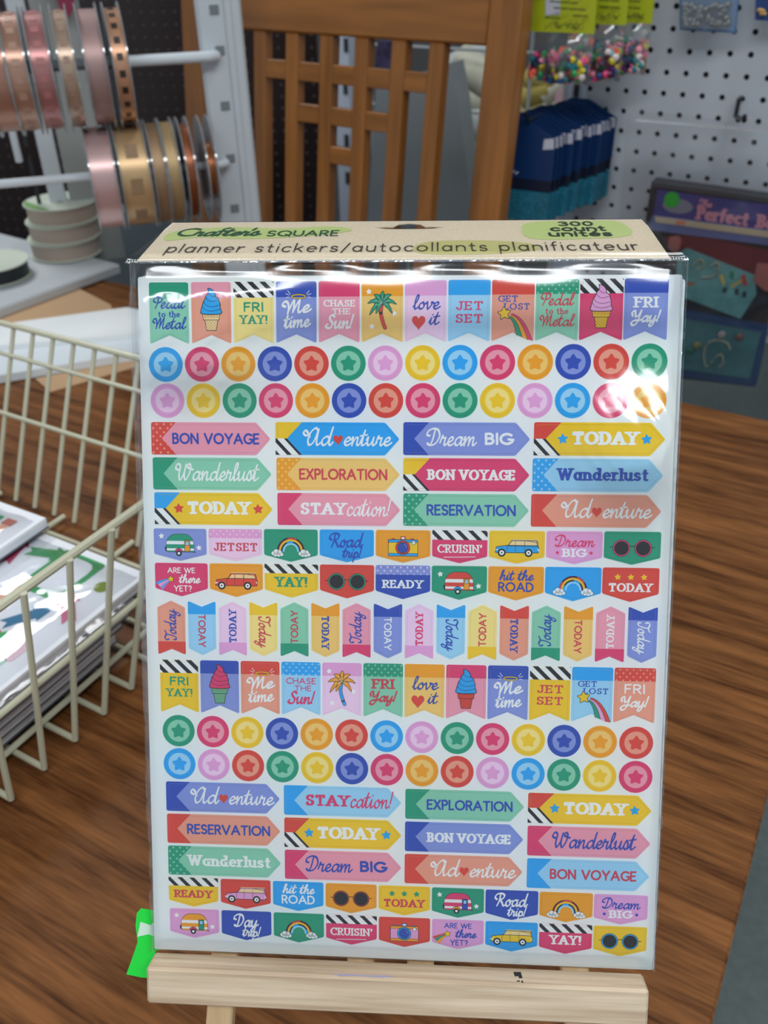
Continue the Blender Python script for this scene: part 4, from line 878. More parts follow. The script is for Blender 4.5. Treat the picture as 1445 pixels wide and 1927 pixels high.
for x, y, wx, wy in ((0, -.75, 2.7, .38), (-1.35, 2.3, .58, 1.28), (.62, .75, .42, 1.28)):
    L_ = Thing('ceiling_light', LL[(x > 0, y > 0)], 'ceiling light', (x, y, CEIL))
    mb = MB(); mb.box((x, y, CEIL-.03), (wx, wy, .06), mat('lamp_housing', (225, 228, 230), .5), bev=.01); L_.part('housing', mb)
def pegboard(name, O, X, Y, N, nx, ny, sp, r, m, back, th=.004):
    """board with real holes: frame O + X*x + Y*y, seen from N"""
    mb = MB(); k = 8
    for i in range(nx):
        for j in range(ny):
            c = O+X*(i+.5)*sp+Y*(j+.5)*sp; h = sp/2
            sq = [c+X*a*h+Y*b*h for a, b in ((1, 0), (1, 1), (0, 1), (-1, 1), (-1, 0), (-1, -1), (0, -1), (1, -1))]
            ci = [c+X*r*math.cos(2*PI*q/k)+Y*r*math.sin(2*PI*q/k) for q in range(k)]; cb = [p-N*th for p in ci]
            mb.add(sq+ci+cb, [(q, (q+1) % k, k+(q+1) % k, k+q) for q in range(k)]+[(k+q, k+(q+1) % k, 2*k+(q+1) % k, 2*k+q) for q in range(k)], m)
    o = struct(name, mb)
    mb = MB(); c = O+X*nx*sp/2+Y*ny*sp/2-N*(th+.011); mb.box(c, (nx*sp, ny*sp, .02), back, (X, Y, N)); mb.build('backing', o)
    return o
WV = 1.42; WS = .0277
p0 = atv(1260, 96, WV); pu = p0@UD; pz = p0[2]
pegw = mat('white_pegboard', (186, 192, 200), .45, spec=.4)
pegboard('wall_right', uvw(pu-(5.5)*WS, WV, pz-(14.5)*WS), UD, ZD, -VD, 27, 26, WS, .0042, pegw, mat('peg_hole_dark', (24, 26, 30), .9))
BU = np.array([math.cos(math.radians(-2)), math.sin(math.radians(-2)), 0]); BV = np.array([-BU[1], BU[0], 0])
pegboard('wall_back', np.array([-1.25, 2.30, -.25]), BU, ZD, -BV, 44, 40, .0254, .0036, mat('dark_pegboard', (34, 17, 17), .3, spec=.6), mat('peg_back_grey', (112, 104, 108), .8), th=.002)
mb = MB(); mb.box(np.array([0, 3.2, .7]), (7, .05, 3.0), mat('far_wall_paint', (88, 88, 90), .9)); struct('wall_far', mb)

# ------------------------------------------------------------------ wire basket with sticker packs
coat = mat('cream_wire_coating', (204, 202, 176), .38, spec=.5)
B = Thing('wire_basket', 'cream coated wire basket holding a stack of sticker packs on the table', 'basket', uvw(-.70, .23, 0))
def wire(name, pts, r, th=B, m=coat, n=8, smooth=True):
    mb = MB(); mb.tube(pts, r, m, n); return th.part(name, mb, smooth=smooth)
UN0, UN1, VF0, VF1, RZ = -.462, -.438, .512, .592, .18       # near wall bottom/rim u, far wall bottom/rim v
UL0, UL1, VB0, VB1 = -.955, -.985, .02, -.03
vtop = lambda v: VB1+(v-VB0)*(VF1-VB1)/(VF0-VB0)
def lerp(a, b, t): return a+(b-a)*t
def ringpts(t, z):
    a, b, c, d = lerp(UN0, UN1, t), lerp(UL0, UL1, t), lerp(VF0, VF1, t), lerp(VB0, VB1, t); r_ = .018
    P = roundpoly([(a, d), (a, c), (b, c), (b, d)], r_, 4); P = list(P)+[P[0]]; return [uvw(p[0], p[1], z) for p in P]
wire('rim', ringpts(1, RZ), .0034); wire('girth_wire', ringpts(.5, .09), .0026); wire('girth_wire', [uvw(lerp(UL0, UL1, .83), lerp(VF0, VF1, .83), .15), uvw(lerp(UN0, UN1, .83), lerp(VF0, VF1, .83), .15)], .0024)
v = VB0+.012
vs_ = [.226+.0325*k for k in range(-6, 9)]
for v in vs_:
    wire('upright_wire', [uvw(UN1+.004, vtop(v), RZ+.001), uvw(UN0+.003, v, .004)], .0026)
    wire('floor_wire', [uvw(UN0+.003, v, .0045), uvw(UL0, v, .0045)], .0026)
    wire('upright_wire', [uvw(UL1, vtop(v), RZ), uvw(UL0, v, .004)], .0026)
for k in range(16):
    u = -.475-.0305*k
    wire('upright_wire', [uvw(u, VF1+.003, RZ+.001), uvw(u, VF0+.002, .004)], .0026)
for u in (-.492, -.60, -.70, -.80, -.90): wire('floor_rib', [uvw(u, VB0, .0095), uvw(u, VF0, .0095)], .0028)
# packs: thin clear packs of printed sheets, lying in a stack
pk_w, pk_l, pk_t = .215, .30, .0120
white_e = mat('pack_paper', (240, 242, 248), .6); gap_d = mat('pack_gap_shade', (96, 100, 110), .6)
pfilm = film('pack_film', .06, .07, (.97, .98, .99), bump=.6, bscale=22, bdist=.004)
PC = {k: mat('pack_print_'+k, c, .55) for k, c in dict(green=(48, 160, 92), teal=(92, 176, 168), blue=(52, 122, 160), pink=(214, 122, 150), peach=(232, 168, 142), rose=(196, 70, 106), rust=(196, 112, 92), olive=(132, 150, 50), paleg=(190, 226, 206), pinkp=(240, 208, 220), leaf=(70, 180, 110)).items()}
def arrowpoly(cx, cy, L, W, a):
    pts = [(-L/2, -W*.28), (L*.12, -W*.28), (L*.12, -W/2), (L/2, 0), (L*.12, W/2), (L*.12, W*.28), (-L/2, W*.28), (-L*.38, 0)]
    c, s = math.cos(a), math.sin(a); return [(cx+c*x-s*y, cy+s*x+c*y) for x, y in pts]
def pack(i, u, v, z, yaw, label, top=0):
    ca, sa = math.cos(yaw), math.sin(yaw); X = UD*ca+VD*sa; Y = VD*ca-UD*sa
    t = Thing('sticker_pack', label, 'sticker pack', uvw(u, v, z), 'sticker packs stacked in the basket'); o = uvw(u, v, z)
    mb = MB(); mb.box(o+ZD*pk_t*.5, (pk_w, pk_l, pk_t*.80), white_e, (X, Y, ZD)); t.part('sheets', mb)
    mb = MB(); mb.box(o+ZD*pk_t*.09, (pk_w+.001, pk_l+.001, pk_t*.14), gap_d, (X, Y, ZD)); t.part('backing_layer', mb)  # dark layer painted in for the shaded gap between stacked packs
    if top:
        fr = (o+ZD*(pk_t*.90+.0004), X, Y, ZD); rr = random.Random(top*11); mb = MB()
        if top == 1:
            ks = ['teal', 'peach', 'teal', 'pink', 'blue', 'rose', 'green', 'paleg']
            for k in range(10): mb.flat(arrowpoly(-.065+.0165*k, .108, .05, .0135, -PI/2), 0, PC[ks[k % 8]], fr); mb.flat([(-.071+.0165*k, .125), (-.059+.0165*k, .125), (-.059+.0165*k, .134), (-.071+.0165*k, .134)], .0002, PC[['green', 'rust', 'blue', 'rose'][k % 4]], fr)
            for k in range(4): mb.flat(roundpoly([(-.10+.05*k, .015), (-.06+.05*k, .015), (-.06+.05*k, .072), (-.10+.05*k, .072)], .006), 0, PC[['pinkp', 'peach', 'teal', 'pinkp'][k]], fr)
        else:
            A = [(.086, .118, 'olive', 'dot'), (.080, .086, 'pink', 'arr', 2.4), (.060, .062, 'blue', 'arr', 1.0), (.036, .040, 'rust', 'arr', 2.8), (.052, .108, 'green', 'frame'), (.076, .03, 'pinkp', 'box'), (.072, .008, 'paleg', 'box'), (-.02, .12, 'rose', 'arr', 1.9), (.01, .13, 'green', 'arr', .3)]
            for a in A:
                if a[3] == 'dot': mb.flat(circle(a[0], a[1], .007, 14), 0, PC[a[2]], fr)
                elif a[3] == 'arr': mb.flat(arrowpoly(a[0], a[1], .042, .020, a[4]), .0001, PC[a[2]], fr)
                elif a[3] == 'frame': mb.flat(roundpoly([(.02, .085), (.068, .085), (.068, .142), (.02, .142)], .004), 0, PC['green'], fr); mb.flat(roundpoly([(.0245, .092), (.0625, .092), (.0625, .137), (.0245, .137)], .012), .0002, white_e, fr)
                else: mb.flat(roundpoly([(a[0]-.014, a[1]-.012), (a[0]+.014, a[1]-.012), (a[0]+.014, a[1]+.012), (a[0]-.014, a[1]+.012)], .004), 0, PC[a[2]], fr)
            for k in range(26):
                x, y = rr.uniform(-.10, .06), rr.uniform(-.14, .08); a = rr.uniform(0, PI); L, W = rr.uniform(.02, .042), rr.uniform(.008, .016)
                leaf = [(x+math.cos(a)*L*(q/6-.5)-math.sin(a)*W*.5*math.sin(PI*q/6), y+math.sin(a)*L*(q/6-.5)+math.cos(a)*W*.5*math.sin(PI*q/6)) for q in range(7)]+[(x+math.cos(a)*L*(q/6-.5)+math.sin(a)*W*.5*math.sin(PI*q/6), y+math.sin(a)*L*(q/6-.5)-math.cos(a)*W*.5*math.sin(PI*q/6)) for q in range(5, 0, -1)]
                mb.flat(leaf, .0001+.00003*k, PC[['leaf', 'green', 'paleg', 'pinkp', 'teal', 'peach'][k % 6]], fr)
            for a_ in ((-.02, -.02, 'blue', 2.6), (-.05, -.075, 'peach', 2.9), (.03, -.05, 'green', 2.2)): mb.flat(arrowpoly(a_[0], a_[1], .05, .026, a_[3]), .0012, PC[a_[2]], fr)
        t.part('printed_stickers', mb)
    # clear film over the pack, softly wrinkled
    mb = MB(); n = 14; vs = []; h0 = pk_t*.92+(.0022 if top else .0002); W2, L2 = pk_w/2+.006, pk_l/2+.006; rr = random.Random(i+5)
    for a in range(n+1):
        for b in range(n+1):
            x, y = -W2+2*W2*a/n, -L2+2*L2*b/n; e = min(1, min(W2-abs(x), L2-abs(y))/.008)
            vs.append(o+X*x+Y*y+ZD*((h0+(rr.uniform(0, .0016) if top else 0))*e+pk_t*.4*(1-e)))
    mb.add(vs, [(a*(n+1)+b, (a+1)*(n+1)+b, (a+1)*(n+1)+b+1, a*(n+1)+b+1) for a in range(n) for b in range(n)], pfilm); t.part('clear_film', mb, smooth=2)
NP = 6; zz = .0128
ordw = ['lowest', 'second lowest', 'third lowest', 'fourth from the bottom', 'next to uppermost', 'uppermost']
for i in range(NP):
    pack(i, -.604+.0045*i+(.003 if i == NP-1 else 0), .222+.006*i+(.008 if i == NP-1 else 0), zz, random.uniform(-.012, .012), 'white-edged sticker pack, %s of the stack in the basket' % ordw[i] if i < NP-1 else 'glossy sticker pack with green frame and arrows, uppermost of the full stack in the basket', 2 if i == NP-1 else 0); zz += pk_t*(1 if i < NP-1 else 1)+.0006
pack(9, -.697, .262, zz+.003, .02, 'sticker pack with small striped flags lying across the left of the basket stack', 1)

# ------------------------------------------------------------------ paper and boards behind the basket
def tablepoly(pxs, z0, th, m): 
    mb = MB(); P = [atz(x, y, z0+th) for x, y in pxs]; ar = sum(P[i-1][0]*P[i][1]-P[i][0]*P[i-1][1] for i in range(len(P)))
    if ar < 0: P = P[::-1]
    mb.prism([(p[0], p[1]) for p in P], z0, z0+th, m); return mb, P[0]*[1, 1, 0]+np.array([0, 0, z0])
kb = mat('kraft_paper', (196, 160, 122), .85, bump=.3, bscale=300); wb = mat('white_board', (236, 240, 240), .6); wb2 = mat('white_board_cool', (222, 230, 236), .55)
mb, o = tablepoly([(-60, 600), (149, 543), (208, 573), (215, 592), (-60, 640)], .001, .002, kb); single('kraft_sheet', mb, 'brown kraft paper sheet lying behind the white boards on the table', 'paper', o)
mb, o = tablepoly([(-60, 618), (239, 578), (330, 596), (330, 622), (-60, 655)], .0045, .016, wb); single('white_board', mb, 'white flat board lying behind the basket, the farther of two', 'board', o)
mb, o = tablepoly([(-60, 662), (330, 618), (330, 652), (-60, 716)], .001, .012, wb2); single('white_board', mb, 'white flat board just behind the basket rim, the nearer of two', 'board', o)
mb, o = tablepoly([(66, 712), (95, 737), (330, 668), (330, 660)], .0005, .0015, kb); single('kraft_strip', mb, 'brown kraft strip on the table under the nearer white board', 'paper', o)

# ------------------------------------------------------------------ ribbon rack
rackw = mat('white_rack_metal', (198, 206, 212), .4, spec=.4); rackg = mat('grey_rack_panel', (150, 154, 152), .6); slotd = mat('slot_dark', (40, 46, 50), .8)
RD = np.array([math.cos(math.radians(17)), math.sin(math.radians(17)), 0]); RN_ = np.array([-RD[1], RD[0], 0])
PO = atv(0, 0, 1)*0; PC0 = hit(434, 240, (0, 1.5, 0), RN_)
R = Thing('ribbon_rack', 'white metal rack with rods of ribbon spools at the left', 'display rack', np.array([PC0[0], PC0[1], -.72]))
wpost = .065
mb = MB(); c = PC0.copy(); c[2] = -.05; mb.box(c, (wpost, .014, 1.34), rackw, (RD, RN_, ZD), bev=.004); post = R.part('upright', mb)
mb = MB(); mb.box(c-RN_*.0085+RD*.012, (.010, .004, 1.34), rackw, (RD, RN_, ZD), bev=.001); R.part('upright_rib', mb, parent=post)
for (x, y) in ((403, 18), (414, 95), (424, 199), (434, 298), (442, 392)):
    q = hit(x, y, PC0-RN_*.0078, RN_); mb = MB(); mb.box(q, (.013, .002, .012), mat('slot_grey', (120, 128, 132), .7), (RD, RN_, ZD), bev=.0005); R.part('slot', mb, parent=post)
def rodpt(x, y, z=None, pref=None): return hit(x, y, pref, RN_)
rp1 = hit(404, 106, PC0-RN_*.022, RN_); rp2 = hit(424, 309, PC0-RN_*.022, RN_)
mr = mat('white_rod', (214, 222, 228), .3, spec=.6)
for q in (rp1, rp2):
    mb = MB(); mb.tube([q-RD*1.0, q-RD*.006, q+RD*.002+RN_*.006, q+RD*.002+RN_*.022], .0075 if q is rp1 else .006, mr, 12); R.part('rod', mb, smooth=True)
# left upright panel, slotted standard, base
lp_ = hit(150, 240, PC0+RN_*.34-RD*.3, RN_); lp_[2] = .30
mb = MB(); mb.box(lp_-RD*.002, (.080, .02, .60), rackg, (RD, RN_, ZD), bev=.002); R.part('side_panel', mb)
l2 = hit(80, 240, lp_+RN_*.0, RN_); l2[2] = .30
mb = MB(); mb.box(l2, (.030, .02, .60), rackw, (RD, RN_, ZD), bev=.002); st_ = R.part('slotted_standard', mb)
for (x, y) in ((46, 259), (59, 315), (71, 368)):
    q = hit(x, y, l2-RN_*.0108, RN_); mb = MB(); mb.box(q, (.007, .002, .030), slotd, (RD, RN_, ZD)); R.part('slot', mb, parent=st_)
l3 = hit(24, 250, lp_, RN_); mb = MB(); l3[2] = .36; mb.box(l3, (.012, .02, .34), rackw, (RD, RN_, ZD), bev=.002); R.part('slotted_standard', mb)
pA, pB = atz(-10, 582, .02), atz(226, 496, .02); e = (pB-pA)/np.linalg.norm(pB-pA); nn = np.array([-e[1], e[0], 0])
mb = MB(); L_ = np.linalg.norm(pB-pA)+.25; mb.box((pA+pB)/2-e*.125+nn*.20-ZD*.010, (L_, .40, .0185), mat('white_base', (196, 202, 206), .5), (e, nn, ZD), bev=.003); R.part('base_shelf', mb)
def spool(p, axis, r, wd, rib, name_l, clear=True, full=.90, pattern=None):
    """p = centre; parts: ribbon roll, two flanges, hub"""
    t = Thing('ribbon_spool', name_l, 'ribbon spool', p-ZD*r, 'ribbon spools on the rack'); ax = np.array(axis, float)
    mb = MB(); mb.cyl(p-ax*wd/2, p+ax*wd/2, r*full, rib, 40); rr = t.part('ribbon_roll', mb, smooth=True)
    if pattern:
        mb = MB(); side = np.cross(ax, ZD) if abs(ax[2]) < .9 else np.array([1, 0, 0]); side = side/np.linalg.norm(side); up = np.cross(side, ax)
        k = pattern[1]
        for a in range(k):
            th = 2*PI*a/k; dr = side*math.cos(th)+up*math.sin(th); tn = -side*math.sin(th)+up*math.cos(th)
            mb.box(p+dr*(r*full+.0001), (wd*.42, 2*PI*r*full/k*.42, .0008), pattern[0], (ax, tn, dr))
        t.part('printed_motif', mb, parent=rr, kind='stuff')
    for s_ in (-1, 1):
        a = p+ax*s_*(wd/2+.0008); mb = MB(); mb.cyl(a-ax*.0009, a+ax*.0009, r, FLC if clear else FLD, 40); t.part('flange', mb, smooth=True)
    return t
FLC = film('spool_flange_clear', .16, .12, (.82, .84, .86), haze=.22); FLD = mat('spool_flange_grey', (96, 94, 98), .4)
sat = lambda n, c, r_=.28: mat(n, c, r_+.06, metal=.45, spec=.6, bump=.1, bscale=60)
up_ = [((-24, 17), sat('rosegold_ribbon', (176, 130, 112), .22), 'rose gold ribbon spool cut by the left edge, upper rod', None), ((21, 54), sat('champagne_ribbon', (184, 142, 122), .2), 'champagne ribbon spool second on the upper rod', ('motif_taupe', (176, 138, 120))),
       ((65, 99), sat('pink_satin_ribbon', (178, 124, 122), .22), 'rosy satin ribbon spool third on the upper rod', ('motif_rose', (176, 112, 110))), ((116, 142), sat('blush_ribbon', (186, 160, 140), .22), 'blush ribbon spool fourth on the upper rod', ('motif_brown', (160, 128, 112))),
       ((162, 197), sat('taupe_stripe_ribbon', (170, 140, 136), .35), 'clear wide spool of taupe striped ribbon, upper rod', None), ((212, 238), sat('copper_ribbon', (200, 150, 118), .25), 'copper ribbon spool with dark squares at the right end of the upper rod', ('motif_dark', (44, 32, 30)))]
for (x0, x1), m_, lab, pt in up_:
    a = hit(x0, 128, rp1, RN_); b = hit(x1, 128, rp1, RN_); c_ = (a+b)/2; c_[2] = rp1[2]-.006; wd = np.linalg.norm((b-a)[:2])
    spool(c_, RD, .079, wd, m_, lab, True, .91, (mat(pt[0], pt[1], .4), 22) if pt else None)
lo_ = [((171, 215), sat('pale_pink_ribbon', (212, 176, 174), .25), 'pale pink satin ribbon spool at the left of the lower rod', None), ((225, 277), sat('gold_ribbon', (206, 172, 128), .28), 'gold ribbon spool with small dark marks, lower rod', ('motif_umber', (150, 120, 88))),
       ((285, 306), sat('bronze_ribbon', (160, 130, 98), .4), 'narrow bronze ribbon spool, lower rod', None), ((311, 332), sat('tan_ribbon', (178, 150, 108), .4), 'narrow tan ribbon spool, lower rod', None),
       ((345, 360), sat('copper_wire', (150, 84, 48), .25), 'clear spool of copper ribbon with bright glints, lower rod', None), ((384, 399), sat('amber_ribbon', (190, 110, 52), .3), 'nearly empty clear spool next to the rack upright', None)]
for i, ((x0, x1), m_, lab, pt) in enumerate(lo_):
    a = hit(x0, 325, rp2, RN_); b = hit(x1, 325, rp2, RN_); c_ = (a+b)/2; c_[2] = rp2[2]-.004; wd = np.linalg.norm((b-a)[:2])
    spool(c_, RD, .075, wd, m_, lab, True, .92 if i < 4 else (.86 if i == 4 else .5), (mat(pt[0], pt[1], .5), 9) if pt else None)
# flat spools on the base shelf
so = atz(126, 474, .0215)
olabel = mat('spool_label_green', (120, 160, 96), .6); cream = mat('spool_card_cream', (206, 214, 198), .6)
def flatspool(c, z, r, h, rib, lab, lead=0):
    t = Thing('flat_spool', lab, 'ribbon spool', (c[0], c[1], z), 'spools lying on the rack base')
    mb = MB(); mb.cyl((c[0], c[1], z+.002), (c[0], c[1], z+h-.002), r*.94, rib, 40); t.part('ribbon_roll', mb, smooth=True)
    for q in (z+.001, z+h-.0012): mb = MB(); mb.cyl((c[0], c[1], q-.001), (c[0], c[1], q+.001), r, cream, 40); fl_ = t.part('flange', mb, smooth=True)
    if lead:
        mb = MB(); mb.cyl((c[0], c[1], z+h), (c[0], c[1], z+h+.0006), r*.17, slotd, 16); t.part('core_hole', mb)
        mb = MB(); mb.prism([(c[0]+r*.97*math.cos(a), c[1]+r*.97*math.sin(a)) for a in [PI*(1.0+.5*k/8) for k in range(9)]], z+h, z+h+.0004, olabel); t.part('green_label', mb)
tp = mat('taupe_ribbon', (176, 160, 146), .6)
for k in range(3): flatspool((so[0]+.004*k, so[1]), .0215+.0325*k, .066, .031, tp, 'taupe ribbon spool lying flat, %s of three on the rack base' % ('lowest', 'middle', 'topmost')[k], k == 2)
so2 = atz(-12, 520, .0215)
flatspool((so2[0], so2[1]), .0215, .066, .028, mat('black_ribbon', (26, 30, 34), .5), 'black ribbon spool with a pale top lying at the left edge', 1)
# burgundy ribbon roll hanging behind the upper row
q = hit(118, -30, lp_, RN_)-RN_*.045; t = Thing('hanging_ribbon', 'burgundy ribbon hanging at the top left behind the upper spools', 'ribbon', q-ZD*.06)
mb = MB(); bm_ = mat('burgundy_satin', (140, 52, 78), .35); mb.prism([(-.035, .08), (-.012, -.03), (.0, -.045), (.012, -.03), (.018, .08)][::-1], 0, .02, bm_, (q, RD, ZD, RN_)); t.part('ribbon_tail', mb)

# ------------------------------------------------------------------ chair behind the table
oak = lambda n, ax: wood(n, (122, 74, 22), (162, 102, 40), ax, scale=2.2, stretch=12, rough=.45, bump=.05, coat=.1)
CU = np.array([math.cos(math.radians(-36)), math.sin(math.radians(-36)), 0]); CN = np.array([-CU[1], CU[0], 0]); CW = CN*.13+ZD; CW = CW/np.linalg.norm(CW); CB = np.cross(CU, CW); CB = CB if CB@CN > 0 else -CB
CP = np.array([.15, 1.30, .40]); CN3 = CB
def cc(x, y):
    p = hit(x, y, CP, CN3)-CP; return p@CU, p@CW
oakv, oakh = oak('chair_oak_upright', CW), oak('chair_oak_rail', CU)
K = Thing('wooden_chair', 'oak-coloured wooden chair with slatted lattice back behind the table', 'chair', np.array([-.05, 1.35, -.72]))
FRC = (CU, CW, CB)
zr = np.mean([cc(465, 60)[1], cc(925, 83)[1]]); ZT = zr+.115
uR0, uR1 = cc(924, 83)[0], cc(984, 90)[0]; uL0, uL1 = cc(360, 200)[0], cc(418, 200)[0]
zb = -.72
def cbar(name, u0, u1, w0, w1, th, m, off=0, bev=.003):
    mb = MB(); mb.box(CP+CU*(u0+u1)/2+CW*(w0+w1)/2+CB*off, (u1-u0, w1-w0, th), m, FRC, bev=bev); return K.part(name, mb)
foot = (zb-CP[2])/CW[2]
for a, b in ((uL0, uL1), (uR0, uR1)): cbar('back_post', a, b, foot+.012, ZT+.02, .032, oakv)
cbar('top_rail', uL1, uR0, zr, ZT, .024, oakh)
cbar('lower_rail', uL1, uR0, zr-.42, zr-.36, .024, oakh)
sx = [cc(x, y)[0] for x, y in ((495, 68), (556, 71), (621, 74), (687, 78), (757, 82), (828, 86))]; sw = .0235
for u in sx: cbar('back_slat', u-sw/2, u+sw/2, zr-.36, zr, .020, oakv, bev=.0015)
def crossrow(y0, y1, x, n0, n1):
    a, b = cc(x, y1)[1], cc(x, y0)[1]
    for i in range(n0, n1): cbar('lattice_block', sx[i]+sw/2, sx[i+1]-sw/2, a, b, .018, oakh, bev=.001)
crossrow(118, 154, 590, 0, 5); crossrow(204, 239, 652, 1, 4); crossrow(277, 310, 645, 2, 3)
seatc = CP+CU*(uL0+uR1)/2; seatc[2] = -.28; seatc = seatc-CN*(.285+.09)
mb = MB(); mb.box(seatc, (uR1-uL0+.01, .42, .03), oakh, (CU, CN, ZD), bev=.006); K.part('seat', mb)
for a in (uL0+.02, uR1-.02): mb = MB(); q = CP+CU*a-CN*.55; q[2] = -.508; mb.box(q, (.036, .036, .425), oakv, (CU, CN, ZD), bev=.002); K.part('front_leg', mb)

# ------------------------------------------------------------------ things seen between and beside the chair slats
def vprism(pxs, v_, th, m, name, label, cat, group=None, n=VD):
    P = [atv(x, y, v_) for x, y in pxs]; o = P[0]; mb = MB(); pts = [((p-o)@UD, p[2]-o[2]) for p in P]
    ar = sum(pts[i-1][0]*pts[i][1]-pts[i][0]*pts[i-1][1] for i in range(len(pts)))
    if ar < 0: pts = pts[::-1]
    mb.prism(pts, -th, 0, m, (o, UD, ZD, -VD)); return mb, np.array([o[0], o[1], min(p[2] for p in P)])
S = Thing('shelf_standard', 'white slotted shelving standard seen between the chair slats', 'shelving standard', atv(640, 415, 1.78)*[1, 1, 0]+np.array([0, 0, -.72]))
a = atv(668, 60, 1.78); b = atv(640, 415, 1.78); c = (a+b)/2; c[2] = -.05
mb = MB(); mb.box(c, (.040, .03, 1.34), mat('standard_white', (190, 198, 214), .5), (UD, VD, ZD), bev=.002); s1 = S.part('upright', mb)
for x, y in ((651, 85), (650, 165), (652, 265), (654, 335)): q = atv(x, y, 1.764); mb = MB(); mb.box(q, (.010, .002, .026), slotd, (UD, VD, ZD)); S.part('slot', mb, parent=s1)
S = Thing('shelf_standard', 'white slotted standard at the left end of the white pegboard', 'shelving standard', np.append(atv(1086, 200, 1.425)[:2], -.72))
c = atv(1086, 200, 1.425); c[2] = -.02; mb = MB(); mb.box(c, (.026, .02, 1.38), mat('standard_white', (190, 198, 214), .5), (UD, VD, ZD), bev=.002); s1 = S.part('upright', mb)
for y in (170, 196, 236, 300): q = atv(1083+.0*y, y, 1.414); q[:2] = (c-VD*.011)[:2]; mb = MB(); mb.box(q, (.008, .002, .018), slotd, (UD, VD, ZD)); S.part('slot', mb, parent=s1)
gb = mat('grey_poly_bag', (138, 144, 148), .35, bump=.6, bscale=12, spec=.5)
mb, o = vprism([(708, 150), (790, 140), (850, 118), (862, 180), (876, 300), (888, 430), (690, 430), (700, 280)], 1.62, .05, gb, '', '', ''); single('plastic_bag', mb, 'grey plastic sack standing behind the right chair slats', 'bag', o)
wire_g = mat('grey_wire', (168, 174, 176), .4)
W = Thing('wire_shelf', 'grey wire shelf unit holding cream goods behind the chair', 'wire shelf', atv(900, 415, 1.72)*[1, 1, 0]+np.array([0, 0, -.72]))
wl, wr = atv(700, 200, 1.72)@UD, atv(1075, 200, 1.72)@UD
for zq in (.45, .33, .22, .10, -.02, -.2, -.45): wire('shelf_wire', [uvw(wl, 1.715, zq), uvw(wr, 1.715, zq)], .003, W, wire_g)
for k in range(6): u = wl+(wr-wl)*k/5; wire('upright_wire', [uvw(u, 1.72, -.72), uvw(u, 1.72, .62)], .0035, W, wire_g)
for zq in (.02, -.25): mb = MB(); mb.box(uvw((wl+wr)/2, 1.87, zq), (wr-wl, .28, .006), wire_g, (UD, VD, ZD)); W.part('shelf_deck', mb)
cr = [mat('cream_fabric', (206, 204, 184), .8), mat('ivory_fabric', (222, 220, 200), .8), mat('straw_fabric', (196, 178, 96), .8), mat('white_fabric', (206, 212, 212), .8), mat('oat_fabric', (178, 168, 124), .8)]
rolls = [(905, 110, .055, 3), (915, 150, .05, 1), (900, 190, .055, 0), (925, 235, .05, 3), (905, 290, .05, 2), (930, 330, .045, 2), (890, 350, .04, 4), (1010, 175, .032, 2), (1030, 205, .030, 0), (1005, 215, .032, 4), (1050, 165, .03, 1), (1020, 150, .03, 2), (880, 240, .04, 4), (1000, 245, .03, 2)]
names = ['white fabric roll at the top of the shelf right of the chair slats', 'ivory fabric roll second from the top right of the chair slats', 'cream fabric roll third down right of the chair slats', 'white fabric roll slanting beside the right chair post', 'straw yellow fabric roll low beside the right chair post', 'lowest straw yellow roll beside the right chair post', 'oat coloured roll low behind the grey sack', 'straw yellow skein below the beads bag', 'cream skein below the beads bag', 'oat coloured skein right of the chair post', 'ivory skein under the beads bag at the right', 'straw skein just under the beads bag', 'oat coloured roll half hidden by the grey sack', 'lowest straw skein above the blue packs']
for (x, y, r_, k), nm in zip(rolls, names):
    p = atv(x, y, 1.78+.10*((x+y)//5 % 3)); ang = .5*math.sin(x*.7+y); ax_ = UD*math.cos(ang)+ZD*math.sin(ang); mb = MB(); L_ = .14 if r_ > .035 else .06; r_ *= 1.1
    mb.tube([p-ax_*L_*.5, p-ax_*L_*.48, p+ax_*L_*.48, p+ax_*L_*.5], r_*.62, cr[k], 16); o = single('fabric_roll', mb, nm, 'fabric roll', p-ZD*r_*.62, 'cream goods on the wire shelf', smooth=True)
mb, o = vprism([(710, 78), (741, 80), (738, 128), (706, 126)], 1.66, .02, mat('navy_pack', (52, 44, 78), .5, var=.8, bscale=60), '', '', ''); single('small_pack', mb, 'small navy and pink packet between the fourth and fifth chair slats', 'packet', o)
mb, o = vprism([(1046, 172), (1064, 166), (1068, 215), (1040, 228)], 1.702, .012, mat('pink_cloth', (222, 180, 190), .7), '', '', ''); single('pink_cloth', mb, 'folded pale pink cloth above the blue packs', 'cloth', o)
mb, o = vprism([(150, 395), (330, 405), (470, 415), (470, 620), (150, 600)], 1.40, .06, mat('grey_bin_plastic', (112, 122, 128), .6), '', '', ''); single('grey_bin', mb, 'blue-grey panel standing behind the table below the lower ribbon spools', 'bin', o)

# ------------------------------------------------------------------ goods on the pegboard
hk = mat('hook_metal', (52, 58, 62), .35, .6)
def hook(px, label, v0, u=None, z=None):
    mb = MB(); e1_, e2_ = uvw(u, WV-.002, z), uvw(u, v0, z); mb.tube([e1_, lerp(e1_, e2_, .96), e2_+ZD*.012], .0022, hk, 8)
    return single('peg_hook', mb, label, 'hook', e2_, 'pegboard hooks', smooth=True)
